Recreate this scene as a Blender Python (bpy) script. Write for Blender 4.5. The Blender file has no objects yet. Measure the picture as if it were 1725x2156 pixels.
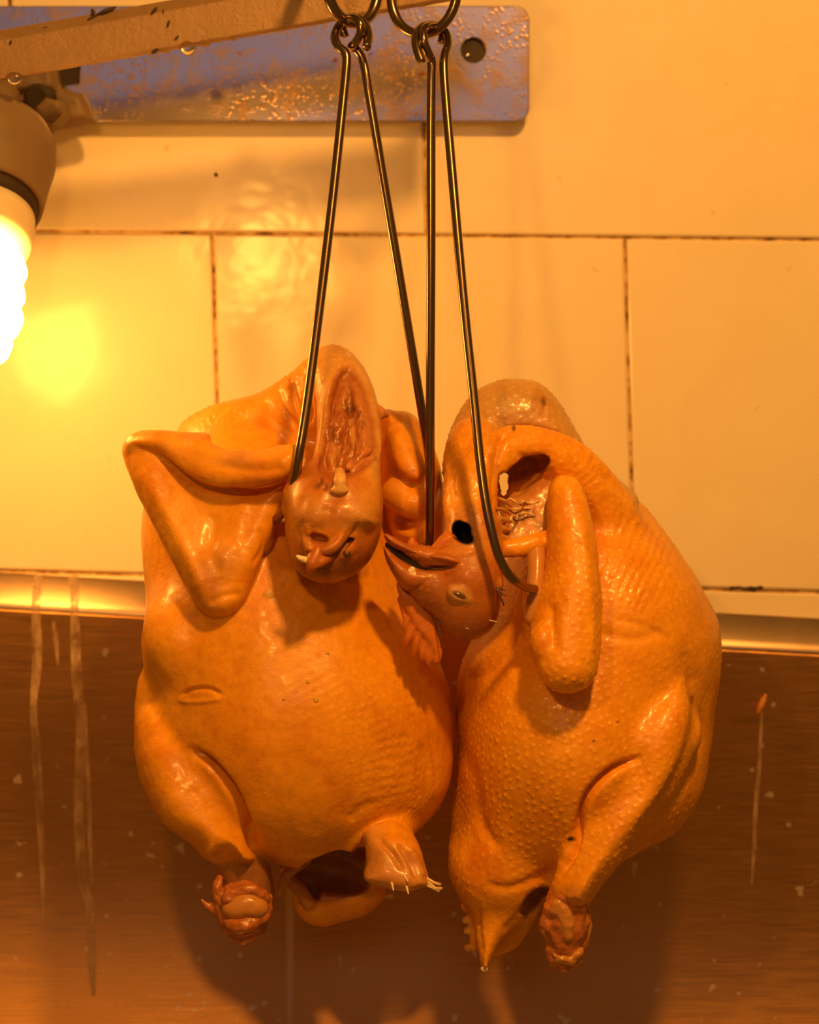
import bpy, bmesh, math, random
import numpy as np
from mathutils import Vector, Matrix
from mathutils.bvhtree import BVHTree
from mathutils.kdtree import KDTree

random.seed(7)
rng = np.random.default_rng(7)
scene = bpy.context.scene
COL = scene.collection

# ------------------------------------------------------------------ camera
F_PX = 4800.0          # focal length in pixels of the 1725 x 2156 frame
CAM_D = 1200.0         # mm from the lens to the plane the birds hang in
cam_d = bpy.data.cameras.new('camera')
cam = bpy.data.objects.new('camera', cam_d)
COL.objects.link(cam)
cam.location = (0, -CAM_D / 1000, 0)
cam.rotation_euler = (math.pi / 2, 0, 0)
cam_d.sensor_fit = 'VERTICAL'
cam_d.sensor_height = 36.0
cam_d.lens = F_PX * 36.0 / 2156.0
cam_d.dof.use_dof = True
cam_d.dof.focus_distance = 1.150
cam_d.dof.aperture_fstop = 8.0
cam_d.clip_start = 0.05
scene.camera = cam

# ------------------------------------------------------------------ light and exposure
WARM = (1.0, 0.44, 0.075)
world = bpy.data.worlds.new('world')
scene.world = world
world.use_nodes = True
bg = world.node_tree.nodes['Background']
bg.inputs['Color'].default_value = (*WARM, 1)
bg.inputs['Strength'].default_value = 0.18

def point_lamp(name, loc, energy, radius, color=WARM):
    l = bpy.data.lights.new(name, 'POINT')
    l.energy = energy
    l.color = color
    l.shadow_soft_size = radius
    o = bpy.data.objects.new(name, l)
    o.location = loc
    COL.objects.link(o)
    return o

# two assumed bulbs, out of frame: one above the birds, one to the left nearer the camera
point_lamp('assumed_overhead_bulb', (0.21, -0.76, 0.74), 42.0, 0.045)
point_lamp('assumed_side_bulb', (-0.145, -0.66, 0.25), 4.5, 0.016)
# assumed red light below and to the left, added to glow in the steel
point_lamp('assumed_red_light', (-0.235, -0.36, -0.45), 0.16, 0.014, (1.0, 0.16, 0.012))
# assumed cool light behind the camera, unseen, added to turn the bracket bluish
w = bpy.data.lights.new('assumed_cool_light', 'AREA')
w.shape = 'RECTANGLE'
w.size, w.size_y = 1.7, 0.7
w.energy = 1.9
w.color = (0.92, 0.78, 1.0)
wo = bpy.data.objects.new('assumed_cool_light', w)
wo.location = (-0.27, -4.0, 1.05)
wo.rotation_euler = (math.radians(78), 0, 0)
COL.objects.link(wo)

vs = scene.view_settings
vs.view_transform = 'Standard'
vs.look = 'None'
vs.exposure = 0.0
vs.gamma = 1.0
vs.use_curve_mapping = False

# ------------------------------------------------------------------ helpers
def at(px, py, y=0.0):
    """point (mm) seen at pixel px, py at depth y (mm, positive away from the camera)"""
    s = (CAM_D + y) / F_PX
    return np.array([(px - 862.5) * s, y, (1078.0 - py) * s])

def V(px, py, y=0.0):
    return Vector(at(px, py, y) / 1000.0)

def set_props(o, label=None, cat=None, group=None, kind=None):
    if label: o['label'] = label
    if cat: o['category'] = cat
    if group: o['group'] = group
    if kind: o['kind'] = kind
    return o

def empty(name, loc, label, cat, group=None):
    o = bpy.data.objects.new(name, None)
    o.empty_display_size = 0.02
    o.location = loc
    COL.objects.link(o)
    return set_props(o, label, cat, group)

def origin_of(parent):
    v = Vector((0, 0, 0))
    while parent is not None:
        v = v + parent.location
        parent = parent.parent
    return v

def link(name, me, mat, parent=None, smooth=True):
    """verts are in world metres; shifted so that a child sits right under its parent"""
    if smooth:
        me.polygons.foreach_set('use_smooth', [True] * len(me.polygons))
    if mat: me.materials.append(mat)
    o = bpy.data.objects.new(name, me)
    COL.objects.link(o)
    if parent is not None:
        off = origin_of(parent)
        me.transform(Matrix.Translation(-off))
        o.parent = parent
    me.update()
    return o

def recenter(o):
    """put a top-level mesh's origin in its middle"""
    me = o.data
    c = sum((v.co for v in me.vertices), Vector()) / max(1, len(me.vertices))
    me.transform(Matrix.Translation(-c))
    o.location = c
    return o

def mesh_from(verts, faces, name='mesh'):
    me = bpy.data.meshes.new(name)
    me.from_pydata([tuple(v) for v in verts], [], [tuple(f) for f in faces])
    me.update()
    return me

def catmull(pts, n=8, closed=False):
    P = np.array(pts, dtype=float)
    N = len(P)
    out = []
    segs = N if closed else N - 1
    for i in range(segs):
        if closed:
            p0, p1, p2, p3 = P[(i - 1) % N], P[i], P[(i + 1) % N], P[(i + 2) % N]
        else:
            p0, p1, p2, p3 = P[max(i - 1, 0)], P[i], P[i + 1], P[min(i + 2, N - 1)]
        for t in np.linspace(0, 1, n, endpoint=False):
            out.append(0.5 * ((2 * p1) + (-p0 + p2) * t + (2 * p0 - 5 * p1 + 4 * p2 - p3) * t * t + (-p0 + 3 * p1 - 3 * p2 + p3) * t ** 3))
    if not closed:
        out.append(P[-1])
    return np.array(out)

def tube_mesh(pts, r, nseg=14, closed=False, caps=True):
    """swept tube through world points (metres); r scalar or one per point"""
    P = [Vector(p) for p in pts]
    n = len(P)
    R = [r] * n if np.isscalar(r) else list(r)
    verts, faces = [], []
    T = []
    for i in range(n):
        a = P[(i - 1) % n] if (closed or i > 0) else P[i]
        b = P[(i + 1) % n] if (closed or i < n - 1) else P[i]
        T.append((b - a).normalized())
    up = Vector((0, -1, 0)) if abs(T[0].y) < 0.9 else Vector((1, 0, 0))
    nrm = (up - T[0] * up.dot(T[0])).normalized()
    for i in range(n):
        nrm = (nrm - T[i] * nrm.dot(T[i])).normalized()
        bn = T[i].cross(nrm)
        for k in range(nseg):
            a = 2 * math.pi * k / nseg
            verts.append(P[i] + (nrm * math.cos(a) + bn * math.sin(a)) * R[i])
    m = n if closed else n - 1
    for i in range(m):
        for k in range(nseg):
            a, b = i * nseg + k, i * nseg + (k + 1) % nseg
            c, d = ((i + 1) % n) * nseg + (k + 1) % nseg, ((i + 1) % n) * nseg + k
            faces.append((a, b, c, d))
    if caps and not closed:
        faces.append(tuple(range(nseg))[::-1])
        faces.append(tuple((n - 1) * nseg + k for k in range(nseg)))
    return mesh_from(verts, faces)

def lathe(profile, origin, axis, nseg=40):
    """profile: (distance along axis, radius) in metres"""
    axis = Vector(axis).normalized()
    u = axis.orthogonal().normalized()
    v = axis.cross(u)
    verts, faces = [], []
    for (t, r) in profile:
        for k in range(nseg):
            a = 2 * math.pi * k / nseg
            verts.append(Vector(origin) + axis * t + (u * math.cos(a) + v * math.sin(a)) * r)
    for i in range(len(profile) - 1):
        for k in range(nseg):
            faces.append((i * nseg + k, i * nseg + (k + 1) % nseg, (i + 1) * nseg + (k + 1) % nseg, (i + 1) * nseg + k))
    faces.append(tuple(range(nseg))[::-1])
    faces.append(tuple((len(profile) - 1) * nseg + k for k in range(nseg)))
    return mesh_from(verts, faces)

# ------------------------------------------------------------------ materials
def new_mat(name):
    m = bpy.data.materials.new(name)
    m.use_nodes = True
    nt = m.node_tree
    b = nt.nodes['Principled BSDF']
    return m, nt, b

def N(nt, kind, **kw):
    n = nt.nodes.new(kind)
    for k, v in kw.items():
        if k in n.inputs.keys():
            n.inputs[k].default_value = v
        else:
            setattr(n, k, v)
    return n

def ramp(nt, stops):
    r = nt.nodes.new('ShaderNodeValToRGB')
    el = r.color_ramp.elements
    while len(el) > 1: el.remove(el[0])
    el[0].position, el[0].color = stops[0][0], (*stops[0][1], 1)
    for p, c in stops[1:]:
        e = el.new(p)
        e.color = (*c, 1)
    return r

def coords(nt, scale=(1, 1, 1), kind='Object'):
    tc = nt.nodes.new('ShaderNodeTexCoord')
    mp = nt.nodes.new('ShaderNodeMapping')
    mp.inputs['Scale'].default_value = scale
    nt.links.new(tc.outputs[kind], mp.inputs['Vector'])
    return mp.outputs['Vector']

def noise(nt, vec, scale, detail=4, rough=0.55, dist=0.0):
    n = N(nt, 'ShaderNodeTexNoise', Scale=scale, Detail=detail, Roughness=rough, Distortion=dist)
    nt.links.new(vec, n.inputs['Vector'])
    return n.outputs['Fac']

def mixc(nt, fac, a, b, mode='MIX'):
    m = nt.nodes.new('ShaderNodeMix')
    m.data_type = 'RGBA'
    m.blend_type = mode
    for sock, val in ((m.inputs[0], fac), (m.inputs[6], a), (m.inputs[7], b)):
        if hasattr(val, 'links'): nt.links.new(val, sock)
        elif np.isscalar(val): sock.default_value = val
        else: sock.default_value = (*val, 1)
    return m.outputs[2]

def bump(nt, b, height, strength=0.3, distance=0.001):
    n = N(nt, 'ShaderNodeBump', Strength=strength, Distance=distance)
    nt.links.new(height, n.inputs['Height'])
    nt.links.new(n.outputs['Normal'], b.inputs['Normal'])
    return n

def simple(name, color, rough=0.5, metal=0.0, var=0.0, vscale=80, bmp=0.0, bscale=400, spec=0.5, sss=0.0):
    m, nt, b = new_mat(name)
    b.inputs['Roughness'].default_value = rough
    b.inputs['Metallic'].default_value = metal
    b.inputs['Specular IOR Level'].default_value = spec
    vec = coords(nt)
    if var > 0:
        f = noise(nt, vec, vscale)
        c = mixc(nt, f, tuple(x * (1 - var) for x in color), tuple(min(1, x * (1 + var)) for x in color))
        nt.links.new(c, b.inputs['Base Color'])
    else:
        b.inputs['Base Color'].default_value = (*color, 1)
    if bmp > 0:
        bump(nt, b, noise(nt, vec, bscale), bmp, 0.0006)
    if sss > 0:
        b.inputs['Subsurface Weight'].default_value = sss
        b.inputs['Subsurface Radius'].default_value = (1.0, 0.4, 0.12)
        b.inputs['Subsurface Scale'].default_value = 0.004
    return m

def skin_mat():
    m, nt, b = new_mat('poultry_skin')
    at_ = nt.nodes.new('ShaderNodeAttribute'); at_.attribute_name = 'skin_colour'
    vec = coords(nt)
    f1 = noise(nt, vec, 38, 5, 0.6, 0.4)
    f2 = noise(nt, vec, 260, 3, 0.6)
    r1 = ramp(nt, [(0.28, (0.86, 0.70, 0.55)), (0.5, (1, 1, 1)), (0.72, (1.08, 1.14, 1.2))])
    nt.links.new(f1, r1.inputs['Fac'])
    c = mixc(nt, 1.0, at_.outputs['Color'], r1.outputs['Color'], 'MULTIPLY')
    r2 = ramp(nt, [(0.3, (0.90, 0.85, 0.80)), (0.6, (1.02, 1.02, 1.02))])
    nt.links.new(f2, r2.inputs['Fac'])
    c = mixc(nt, 1.0, c, r2.outputs['Color'], 'MULTIPLY')
    nt.links.new(c, b.inputs['Base Color'])
    rr = N(nt, 'ShaderNodeMapRange')
    rr.inputs['To Min'].default_value = 0.30
    rr.inputs['To Max'].default_value = 0.52
    nt.links.new(f1, rr.inputs['Value'])
    nt.links.new(rr.outputs['Result'], b.inputs['Roughness'])
    b.inputs['Specular IOR Level'].default_value = 0.45
    b.inputs['Coat Weight'].default_value = 0.20
    b.inputs['Coat Roughness'].default_value = 0.16
    b.inputs['Subsurface Weight'].default_value = 0.22
    b.inputs['Subsurface Radius'].default_value = (1.0, 0.40, 0.10)
    b.inputs['Subsurface Scale'].default_value = 0.005
    h = N(nt, 'ShaderNodeMath', operation='ADD')
    nt.links.new(f2, h.inputs[0])
    nt.links.new(noise(nt, vec, 900, 2), h.inputs[1])
    bump(nt, b, h.outputs[0], 0.35, 0.0005)
    return m

def tile_mat():
    m, nt, b = new_mat('glazed_tile')
    vec = coords(nt)
    f = noise(nt, vec, 14, 6, 0.6, 1.4)
    c = mixc(nt, f, (0.81, 0.68, 0.47), (0.89, 0.77, 0.57))
    sp = noise(nt, vec, 70, 2, 0.5)
    rs = ramp(nt, [(0.0, (0, 0, 0)), (0.74, (0, 0, 0)), (0.80, (0.5, 0.5, 0.5))])
    nt.links.new(sp, rs.inputs['Fac'])
    c = mixc(nt, rs.outputs['Color'], c, (0.62, 0.42, 0.18))
    nt.links.new(c, b.inputs['Base Color'])
    b.inputs['Roughness'].default_value = 0.17
    b.inputs['Specular IOR Level'].default_value = 0.30
    bump(nt, b, noise(nt, vec, 26, 3, 0.5), 0.6, 0.0012)
    return m

def grout_mat():
    m, nt, b = new_mat('grout')
    vec = coords(nt)
    f = noise(nt, vec, 90, 4, 0.7)
    r = ramp(nt, [(0.30, (0.12, 0.05, 0.015)), (0.42, (0.44, 0.25, 0.08)), (0.58, (0.74, 0.54, 0.26))])
    nt.links.new(f, r.inputs['Fac'])
    nt.links.new(r.outputs['Color'], b.inputs['Base Color'])
    b.inputs['Roughness'].default_value = 0.9
    return m

def steel_mat():
    m, nt, b = new_mat('brushed_steel')
    v1 = coords(nt, (1.4, 1, 70))
    v1.node.inputs['Rotation'].default_value = (0, math.radians(5), 0)
    f0 = noise(nt, v1, 18, 6, 0.75)
    rf = ramp(nt, [(0.34, (0, 0, 0)), (0.66, (1, 1, 1))])
    nt.links.new(f0, rf.inputs['Fac'])
    f = rf.outputs['Color']
    vec = coords(nt)
    # milky dried drips, long in z
    v2 = coords(nt, (34, 1, 1.2))
    d1 = noise(nt, v2, 1.0, 2, 0.5)
    rd = ramp(nt, [(0.0, (0, 0, 0)), (0.66, (0, 0, 0)), (0.72, (1, 1, 1))])
    nt.links.new(d1, rd.inputs['Fac'])
    spots = noise(nt, vec, 130, 1, 0.4)
    rs = ramp(nt, [(0.0, (0, 0, 0)), (0.72, (0, 0, 0)), (0.76, (1, 1, 1))])
    nt.links.new(spots, rs.inputs['Fac'])
    dirt = mixc(nt, 1.0, rd.outputs['Color'], rs.outputs['Color'], 'LIGHTEN')
    base = mixc(nt, f, (0.40, 0.19, 0.055), (0.56, 0.28, 0.09))
    c = mixc(nt, dirt, base, (0.55, 0.40, 0.27))
    nt.links.new(c, b.inputs['Base Color'])
    mt = N(nt, 'ShaderNodeMapRange')
    mt.inputs['To Min'].default_value = 1.0
    mt.inputs['To Max'].default_value = 0.55
    nt.links.new(dirt, mt.inputs['Value'])
    nt.links.new(mt.outputs['Result'], b.inputs['Metallic'])
    rr = N(nt, 'ShaderNodeMapRange')
    rr.inputs['To Min'].default_value = 0.30
    rr.inputs['To Max'].default_value = 0.50
    nt.links.new(f, rr.inputs['Value'])
    nt.links.new(rr.outputs['Result'], b.inputs['Roughness'])
    b.inputs['Anisotropic'].default_value = 0.4
    bump(nt, b, f, 0.07, 0.0005)
    return m

def spotted_plate_mat():
    m, nt, b = new_mat('spotted_plate')
    vec = coords(nt)
    f = noise(nt, vec, 60, 6, 0.62, 0.6)
    r = ramp(nt, [(0.50, (0, 0, 0)), (0.70, (0.8, 0.8, 0.8))])
    nt.links.new(f, r.inputs['Fac'])
    vor = N(nt, 'ShaderNodeTexVoronoi', Scale=330.0, Randomness=1.0)
    nt.links.new(vec, vor.inputs['Vector'])
    rv = ramp(nt, [(0.0, (1, 1, 1)), (0.25, (1, 1, 1)), (0.42, (0, 0, 0))])
    nt.links.new(vor.outputs['Distance'], rv.inputs['Fac'])
    big = noise(nt, vec, 25, 2)
    rb = ramp(nt, [(0.40, (0, 0, 0)), (0.60, (0.9, 0.9, 0.9))])
    nt.links.new(big, rb.inputs['Fac'])
    sp = mixc(nt, 1.0, rv.outputs['Color'], rb.outputs['Color'], 'MULTIPLY')
    sp = mixc(nt, 1.0, sp, r.outputs['Color'], 'LIGHTEN')
    c = mixc(nt, sp, (0.36, 0.32, 0.36), (0.42, 0.21, 0.035))
    rust = noise(nt, vec, 75, 2, 0.5)
    rr = ramp(nt, [(0.0, (0, 0, 0)), (0.70, (0, 0, 0)), (0.76, (1, 1, 1))])
    nt.links.new(rust, rr.inputs['Fac'])
    c = mixc(nt, rr.outputs['Color'], c, (0.30, 0.10, 0.02))
    nt.links.new(c, b.inputs['Base Color'])
    mt = N(nt, 'ShaderNodeMapRange')
    mt.inputs['To Min'].default_value = 0.95
    mt.inputs['To Max'].default_value = 0.15
    nt.links.new(sp, mt.inputs['Value'])
    nt.links.new(mt.outputs['Result'], b.inputs['Metallic'])
    b.inputs['Roughness'].default_value = 0.19
    bump(nt, b, sp, 0.14, 0.0004)
    return m

def rail_mat():
    m, nt, b = new_mat('scratched_rail')
    vec = coords(nt)
    f = noise(nt, vec, 50, 5, 0.6)
    c = mixc(nt, f, (0.25, 0.15, 0.075), (0.36, 0.22, 0.11))
    v2 = coords(nt, (60, 60, 24))
    d = noise(nt, v2, 2.2, 2, 0.5, 0.3)
    r = ramp(nt, [(0.0, (0, 0, 0)), (0.70, (0, 0, 0)), (0.75, (1, 1, 1))])
    nt.links.new(d, r.inputs['Fac'])
    c = mixc(nt, r.outputs['Color'], c, (0.07, 0.03, 0.012))
    nt.links.new(c, b.inputs['Base Color'])
    b.inputs['Roughness'].default_value = 0.45
    b.inputs['Metallic'].default_value = 0.3
    h = mixc(nt, 0.5, noise(nt, vec, 260, 5, 0.7), r.outputs['Color'])
    bump(nt, b, h, 0.8, 0.0014)
    return m

def wire_mat():
    m, nt, b = new_mat('hook_wire')
    vec = coords(nt, (1, 1, 0.15))
    f = noise(nt, vec, 700, 3, 0.6)
    c = mixc(nt, f, (0.20, 0.135, 0.09), (0.30, 0.21, 0.14))
    nt.links.new(c, b.inputs['Base Color'])
    b.inputs['Metallic'].default_value = 1.0
    b.inputs['Roughness'].default_value = 0.24
    bump(nt, b, noise(nt, coords(nt), 900, 2), 0.08, 0.0003)
    return m

M_SKIN = skin_mat()
M_TILE = tile_mat()
M_GROUT = grout_mat()
M_STEEL = steel_mat()
M_LIP = simple('lip_steel', (0.40, 0.28, 0.19), 0.32, metal=1.0, var=0.15, vscale=60)
M_PLATE = spotted_plate_mat()
M_RAIL = rail_mat()
M_WIRE = wire_mat()
M_DARK = simple('grime_and_shade', (0.035, 0.018, 0.008), 0.7, var=0.4)  # near black: grime, and shade put into holes, socket gap and mouth
M_SOCKET = simple('lamp_socket', (0.20, 0.125, 0.07), 0.55, var=0.25, vscale=60, bmp=0.2, bscale=200)
M_BULBBASE = simple('bulb_plastic', (0.78, 0.66, 0.48), 0.4, var=0.12, vscale=90)
M_BONE = simple('bone', (0.72, 0.42, 0.15), 0.35, var=0.1, vscale=160, bmp=0.15, sss=0.3)
M_CART = simple('cartilage', (0.55, 0.25, 0.06), 0.25, var=0.12, vscale=120, sss=0.4)
M_FLESH = simple('raw_flesh', (0.44, 0.145, 0.035), 0.28, var=0.6, vscale=190, bmp=0.5, bscale=500, sss=0.3)
M_COMB = simple('comb_skin', (0.56, 0.16, 0.014), 0.42, var=0.18, vscale=200, bmp=0.3, bscale=700, sss=0.35)
M_BEAK = simple('beak_horn', (0.43, 0.125, 0.018), 0.36, var=0.25, vscale=150, bmp=0.2, sss=0.15)
M_EYE = simple('eye_ball', (0.10, 0.045, 0.018), 0.15, var=0.3, vscale=400)
M_QUILL = simple('quill', (0.80, 0.58, 0.28), 0.4, var=0.1)
M_DQUILL = simple('dark_quill', (0.10, 0.03, 0.015), 0.4, var=0.2)
M_CRUMB = simple('pale_crumb', (0.85, 0.68, 0.45), 0.6, var=0.1)
M_SCRAP = simple('food_scrap', (0.60, 0.24, 0.05), 0.5, var=0.2)
M_WATER, _nt, _b = new_mat('water')
_b.inputs['Transmission Weight'].default_value = 1.0
_b.inputs['Roughness'].default_value = 0.02
_b.inputs['IOR'].default_value = 1.33
_b.inputs['Base Color'].default_value = (1, 0.95, 0.88, 1)
M_DROP = simple('wet_drop', (0.70, 0.38, 0.07), 0.04, spec=1.0)
M_BULB, _nt, _b = new_mat('lit_bulb_glass')
_b.inputs['Base Color'].default_value = (0.9, 0.85, 0.75, 1)
_b.inputs['Emission Color'].default_value = (*WARM, 1)
_b.inputs['Emission Strength'].default_value = 30.0

# ------------------------------------------------------------------ signed-distance sculpting (all in mm)
def vnoise(P, scale, seed=0):
    """smooth value noise, -1..1"""
    Q = P / scale + 100.0 + seed * 17.3
    I = np.floor(Q).astype(np.int64)
    Fr = Q - I
    Fr = Fr * Fr * (3 - 2 * Fr)
    out = np.zeros(len(P))
    for dx in (0, 1):
        for dy in (0, 1):
            for dz in (0, 1):
                h = ((I[:, 0] + dx) * 73856093) ^ ((I[:, 1] + dy) * 19349663) ^ ((I[:, 2] + dz) * 83492791)
                h = (h ^ (h >> 13)) * 1274126177
                r = ((h & 0xffff) / 32767.5) - 1.0
                wgt = (Fr[:, 0] if dx else 1 - Fr[:, 0]) * (Fr[:, 1] if dy else 1 - Fr[:, 1]) * (Fr[:, 2] if dz else 1 - Fr[:, 2])
                out += r * wgt
    return out

def poly_sd(X, Z, poly):
    """2-D signed distance, positive inside; X, Z broadcastable arrays"""
    X, Z = np.broadcast_arrays(X, Z)
    d2 = np.full(X.shape, 1e12, dtype=np.float32)
    inside = np.zeros(X.shape, dtype=bool)
    n = len(poly)
    for i in range(n):
        ax, az = poly[i]
        bx, bz = poly[(i + 1) % n]
        ex, ez = bx - ax, bz - az
        L = ex * ex + ez * ez + 1e-9
        t = np.clip(((X - ax) * ex + (Z - az) * ez) / L, 0, 1)
        dx, dz = X - ax - t * ex, Z - az - t * ez
        np.minimum(d2, dx * dx + dz * dz, out=d2)
        if az != bz:
            c = ((az > Z) != (bz > Z)) & (X < (bx - ax) * (Z - az) / (bz - az) + ax)
            inside ^= c
    d = np.sqrt(d2)
    return np.where(inside, d, -d)

def plane_from(ctrl):
    if np.isscalar(ctrl):
        return (0.0, 0.0, float(ctrl))
    if len(ctrl) == 2:            # varies with image height only
        (pya, ya), (pyb, yb) = ctrl
        za, zb = at(862, pya, ya)[2], at(862, pyb, yb)[2]
        b = (ya - yb) / (za - zb)
        return (0.0, b, ya - b * za)
    A, B = [], []
    for (px, py, y) in ctrl:
        p = at(px, py, y)
        A.append((p[0], p[2], 1.0)); B.append(y)
    return tuple(np.linalg.solve(np.array(A), np.array(B)))

def on_plane(px, py, pl):
    a, b, c = pl
    kx, kz = (px - 862.5) / F_PX, (1078.0 - py) / F_PX
    y = (c + CAM_D * (a * kx + b * kz)) / (1 - a * kx - b * kz)
    return at(px, py, y)

def box_blur(g, r):
    k = 2 * r + 1
    for ax in (0, 1):
        p = np.pad(g, [(r + 1, r) if i == ax else (0, 0) for i in (0, 1)], mode='edge')
        c = np.cumsum(p, axis=ax, dtype=np.float64)
        g = (c[k:, :] - c[:-k, :]) / k if ax == 0 else (c[:, k:] - c[:, :-k]) / k
    return g.astype(np.float32)

class Pillow:
    """outline drawn as seen from the camera, given its own depth plane, thickness and rounding"""
    def __init__(s, outline, y, front, back=None, R=None, sm=5, soft=0.22):
        s.soft = soft
        s.pl = plane_from(y)
        s.Df, s.Db = float(front), float(front if back is None else back)
        pts = [on_plane(px, py, s.pl) for px, py in outline]
        P2 = np.array([(p[0], p[2]) for p in pts])
        s.poly = catmull(P2, sm, True) if sm else P2
        s.R = float(R if R else max(s.Df, s.Db))
        a, b, c = s.pl
        yy = a * s.poly[:, 0] + b * s.poly[:, 1] + c
        s.lo = np.array([s.poly[:, 0].min(), yy.min() - s.Df, s.poly[:, 1].min()])
        s.hi = np.array([s.poly[:, 0].max(), yy.max() + s.Db, s.poly[:, 1].max()])
    def f(s, X, Y, Z):
        sd = poly_sd(X, Z, s.poly)
        if sd.ndim == 3 and s.soft > 0:          # round off the ridge line inside the outline
            g = sd[:, 0, :]
            step = float(X[1, 0, 0] - X[0, 0, 0]) if X.shape[0] > 1 else 1.0
            rad = max(1, int(s.R * s.soft / step))
            bl = box_blur(box_blur(g, rad), rad)
            t = np.clip(g / (s.R * 0.8), 0, 1)
            t = t * t * (3 - 2 * t)
            sd = (g * (1 - t) + bl * t)[:, None, :]
        a, b, c = s.pl
        dy = Y - (a * X + b * Z + c)
        D = np.where(dy < 0, s.Df, s.Db)
        u = np.maximum(1 - sd / s.R, 0)
        return ((np.sqrt(u * u + (dy / D) ** 2) - 1) * min(s.R, s.Df)).astype(np.float32)

class Ell:
    def __init__(s, px, py, y, r, rot=0.0, rx=0.0):
        s.c = at(px, py, y)
        s.r = np.array(r, dtype=float)
        c, n = math.cos(math.radians(rot)), math.sin(math.radians(rot))
        c2, n2 = math.cos(math.radians(rx)), math.sin(math.radians(rx))
        Ry = np.array([[c, 0, n], [0, 1, 0], [-n, 0, c]])
        Rx = np.array([[1, 0, 0], [0, c2, -n2], [0, n2, c2]])
        s.M = (Ry @ Rx).T
        e = np.abs(s.M.T) @ s.r
        s.lo, s.hi = s.c - e, s.c + e
    def f(s, X, Y, Z):
        dx, dy, dz = X - s.c[0], Y - s.c[1], Z - s.c[2]
        q = [s.M[i, 0] * dx + s.M[i, 1] * dy + s.M[i, 2] * dz for i in range(3)]
        k0 = np.sqrt(sum((q[i] / s.r[i]) ** 2 for i in range(3)))
        k1 = np.sqrt(sum((q[i] / s.r[i] ** 2) ** 2 for i in range(3))) + 1e-6
        return (k0 * (k0 - 1) / k1).astype(np.float32)

class Tube:
    def __init__(s, pts, n=4, flat=None):
        P = np.array([(*at(p[0], p[1], p[2]), p[3]) for p in pts])
        s.P = catmull(P, n) if (n > 1 and len(P) > 2) else P
        r = s.P[:, 3].max()
        s.lo, s.hi = s.P[:, :3].min(0) - r, s.P[:, :3].max(0) + r
    def f(s, X, Y, Z):
        out = None
        for i in range(len(s.P) - 1):
            a, b = s.P[i], s.P[i + 1]
            e = b[:3] - a[:3]
            L = float(e @ e) + 1e-9
            dx, dy, dz = X - a[0], Y - a[1], Z - a[2]
            t = np.clip((dx * e[0] + dy * e[1] + dz * e[2]) / L, 0, 1)
            d = np.sqrt((dx - t * e[0]) ** 2 + (dy - t * e[1]) ** 2 + (dz - t * e[2]) ** 2) - (a[3] + (b[3] - a[3]) * t)
            out = d if out is None else np.minimum(out, d)
        return out.astype(np.float32)

class Sculpt:
    def __init__(s, h=0.9):
        s.h, s.ops = h, []
    def add(s, prim, k=3.0, col=None, kc=3.0):
        s.ops.append(('+', prim, k, col, kc)); return s
    def cut(s, prim, k=2.0, col=None, kc=1.5):
        s.ops.append(('-', prim, k, col, kc)); return s
    def build(s):
        lo = np.min([o[1].lo for o in s.ops if o[0] == '+'], axis=0) - 4 * s.h - 3
        hi = np.max([o[1].hi for o in s.ops if o[0] == '+'], axis=0) + 4 * s.h + 3
        n = np.ceil((hi - lo) / s.h).astype(int) + 1
        ax = [(lo[i] + s.h * np.arange(n[i])).astype(np.float32) for i in range(3)]
        D = np.full(tuple(n), 30.0, dtype=np.float32)
        for (sg, p, k, col, kc) in s.ops:
            m = k + 2.5 * s.h + 1.0
            i0 = np.clip(np.floor((p.lo - m - lo) / s.h).astype(int), 0, n)
            i1 = np.clip(np.ceil((p.hi + m - lo) / s.h).astype(int) + 1, 0, n)
            if np.any(i1 <= i0): continue
            sl = tuple(slice(i0[i], i1[i]) for i in range(3))
            X = ax[0][sl[0]][:, None, None]; Y = ax[1][sl[1]][None, :, None]; Z = ax[2][sl[2]][None, None, :]
            d = p.f(X, Y, Z)
            a = D[sl]
            if sg == '+':
                hh = np.clip(0.5 + 0.5 * (d - a) / k, 0, 1)
                D[sl] = d * (1 - hh) + a * hh - k * hh * (1 - hh)
            else:
                d = -d
                hh = np.clip(0.5 - 0.5 * (d - a) / k, 0, 1)
                D[sl] = d * (1 - hh) + a * hh + k * hh * (1 - hh)
        s.V, s.F = surfnet(D, lo, s.h)
        return s
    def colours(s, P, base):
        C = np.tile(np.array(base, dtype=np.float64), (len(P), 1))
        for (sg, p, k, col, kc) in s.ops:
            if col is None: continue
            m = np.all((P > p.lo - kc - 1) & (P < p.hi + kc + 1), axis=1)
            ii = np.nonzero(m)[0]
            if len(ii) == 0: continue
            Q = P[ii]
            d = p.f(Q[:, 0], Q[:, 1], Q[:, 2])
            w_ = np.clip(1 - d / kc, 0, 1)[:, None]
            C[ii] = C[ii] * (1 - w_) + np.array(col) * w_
        return C

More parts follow.
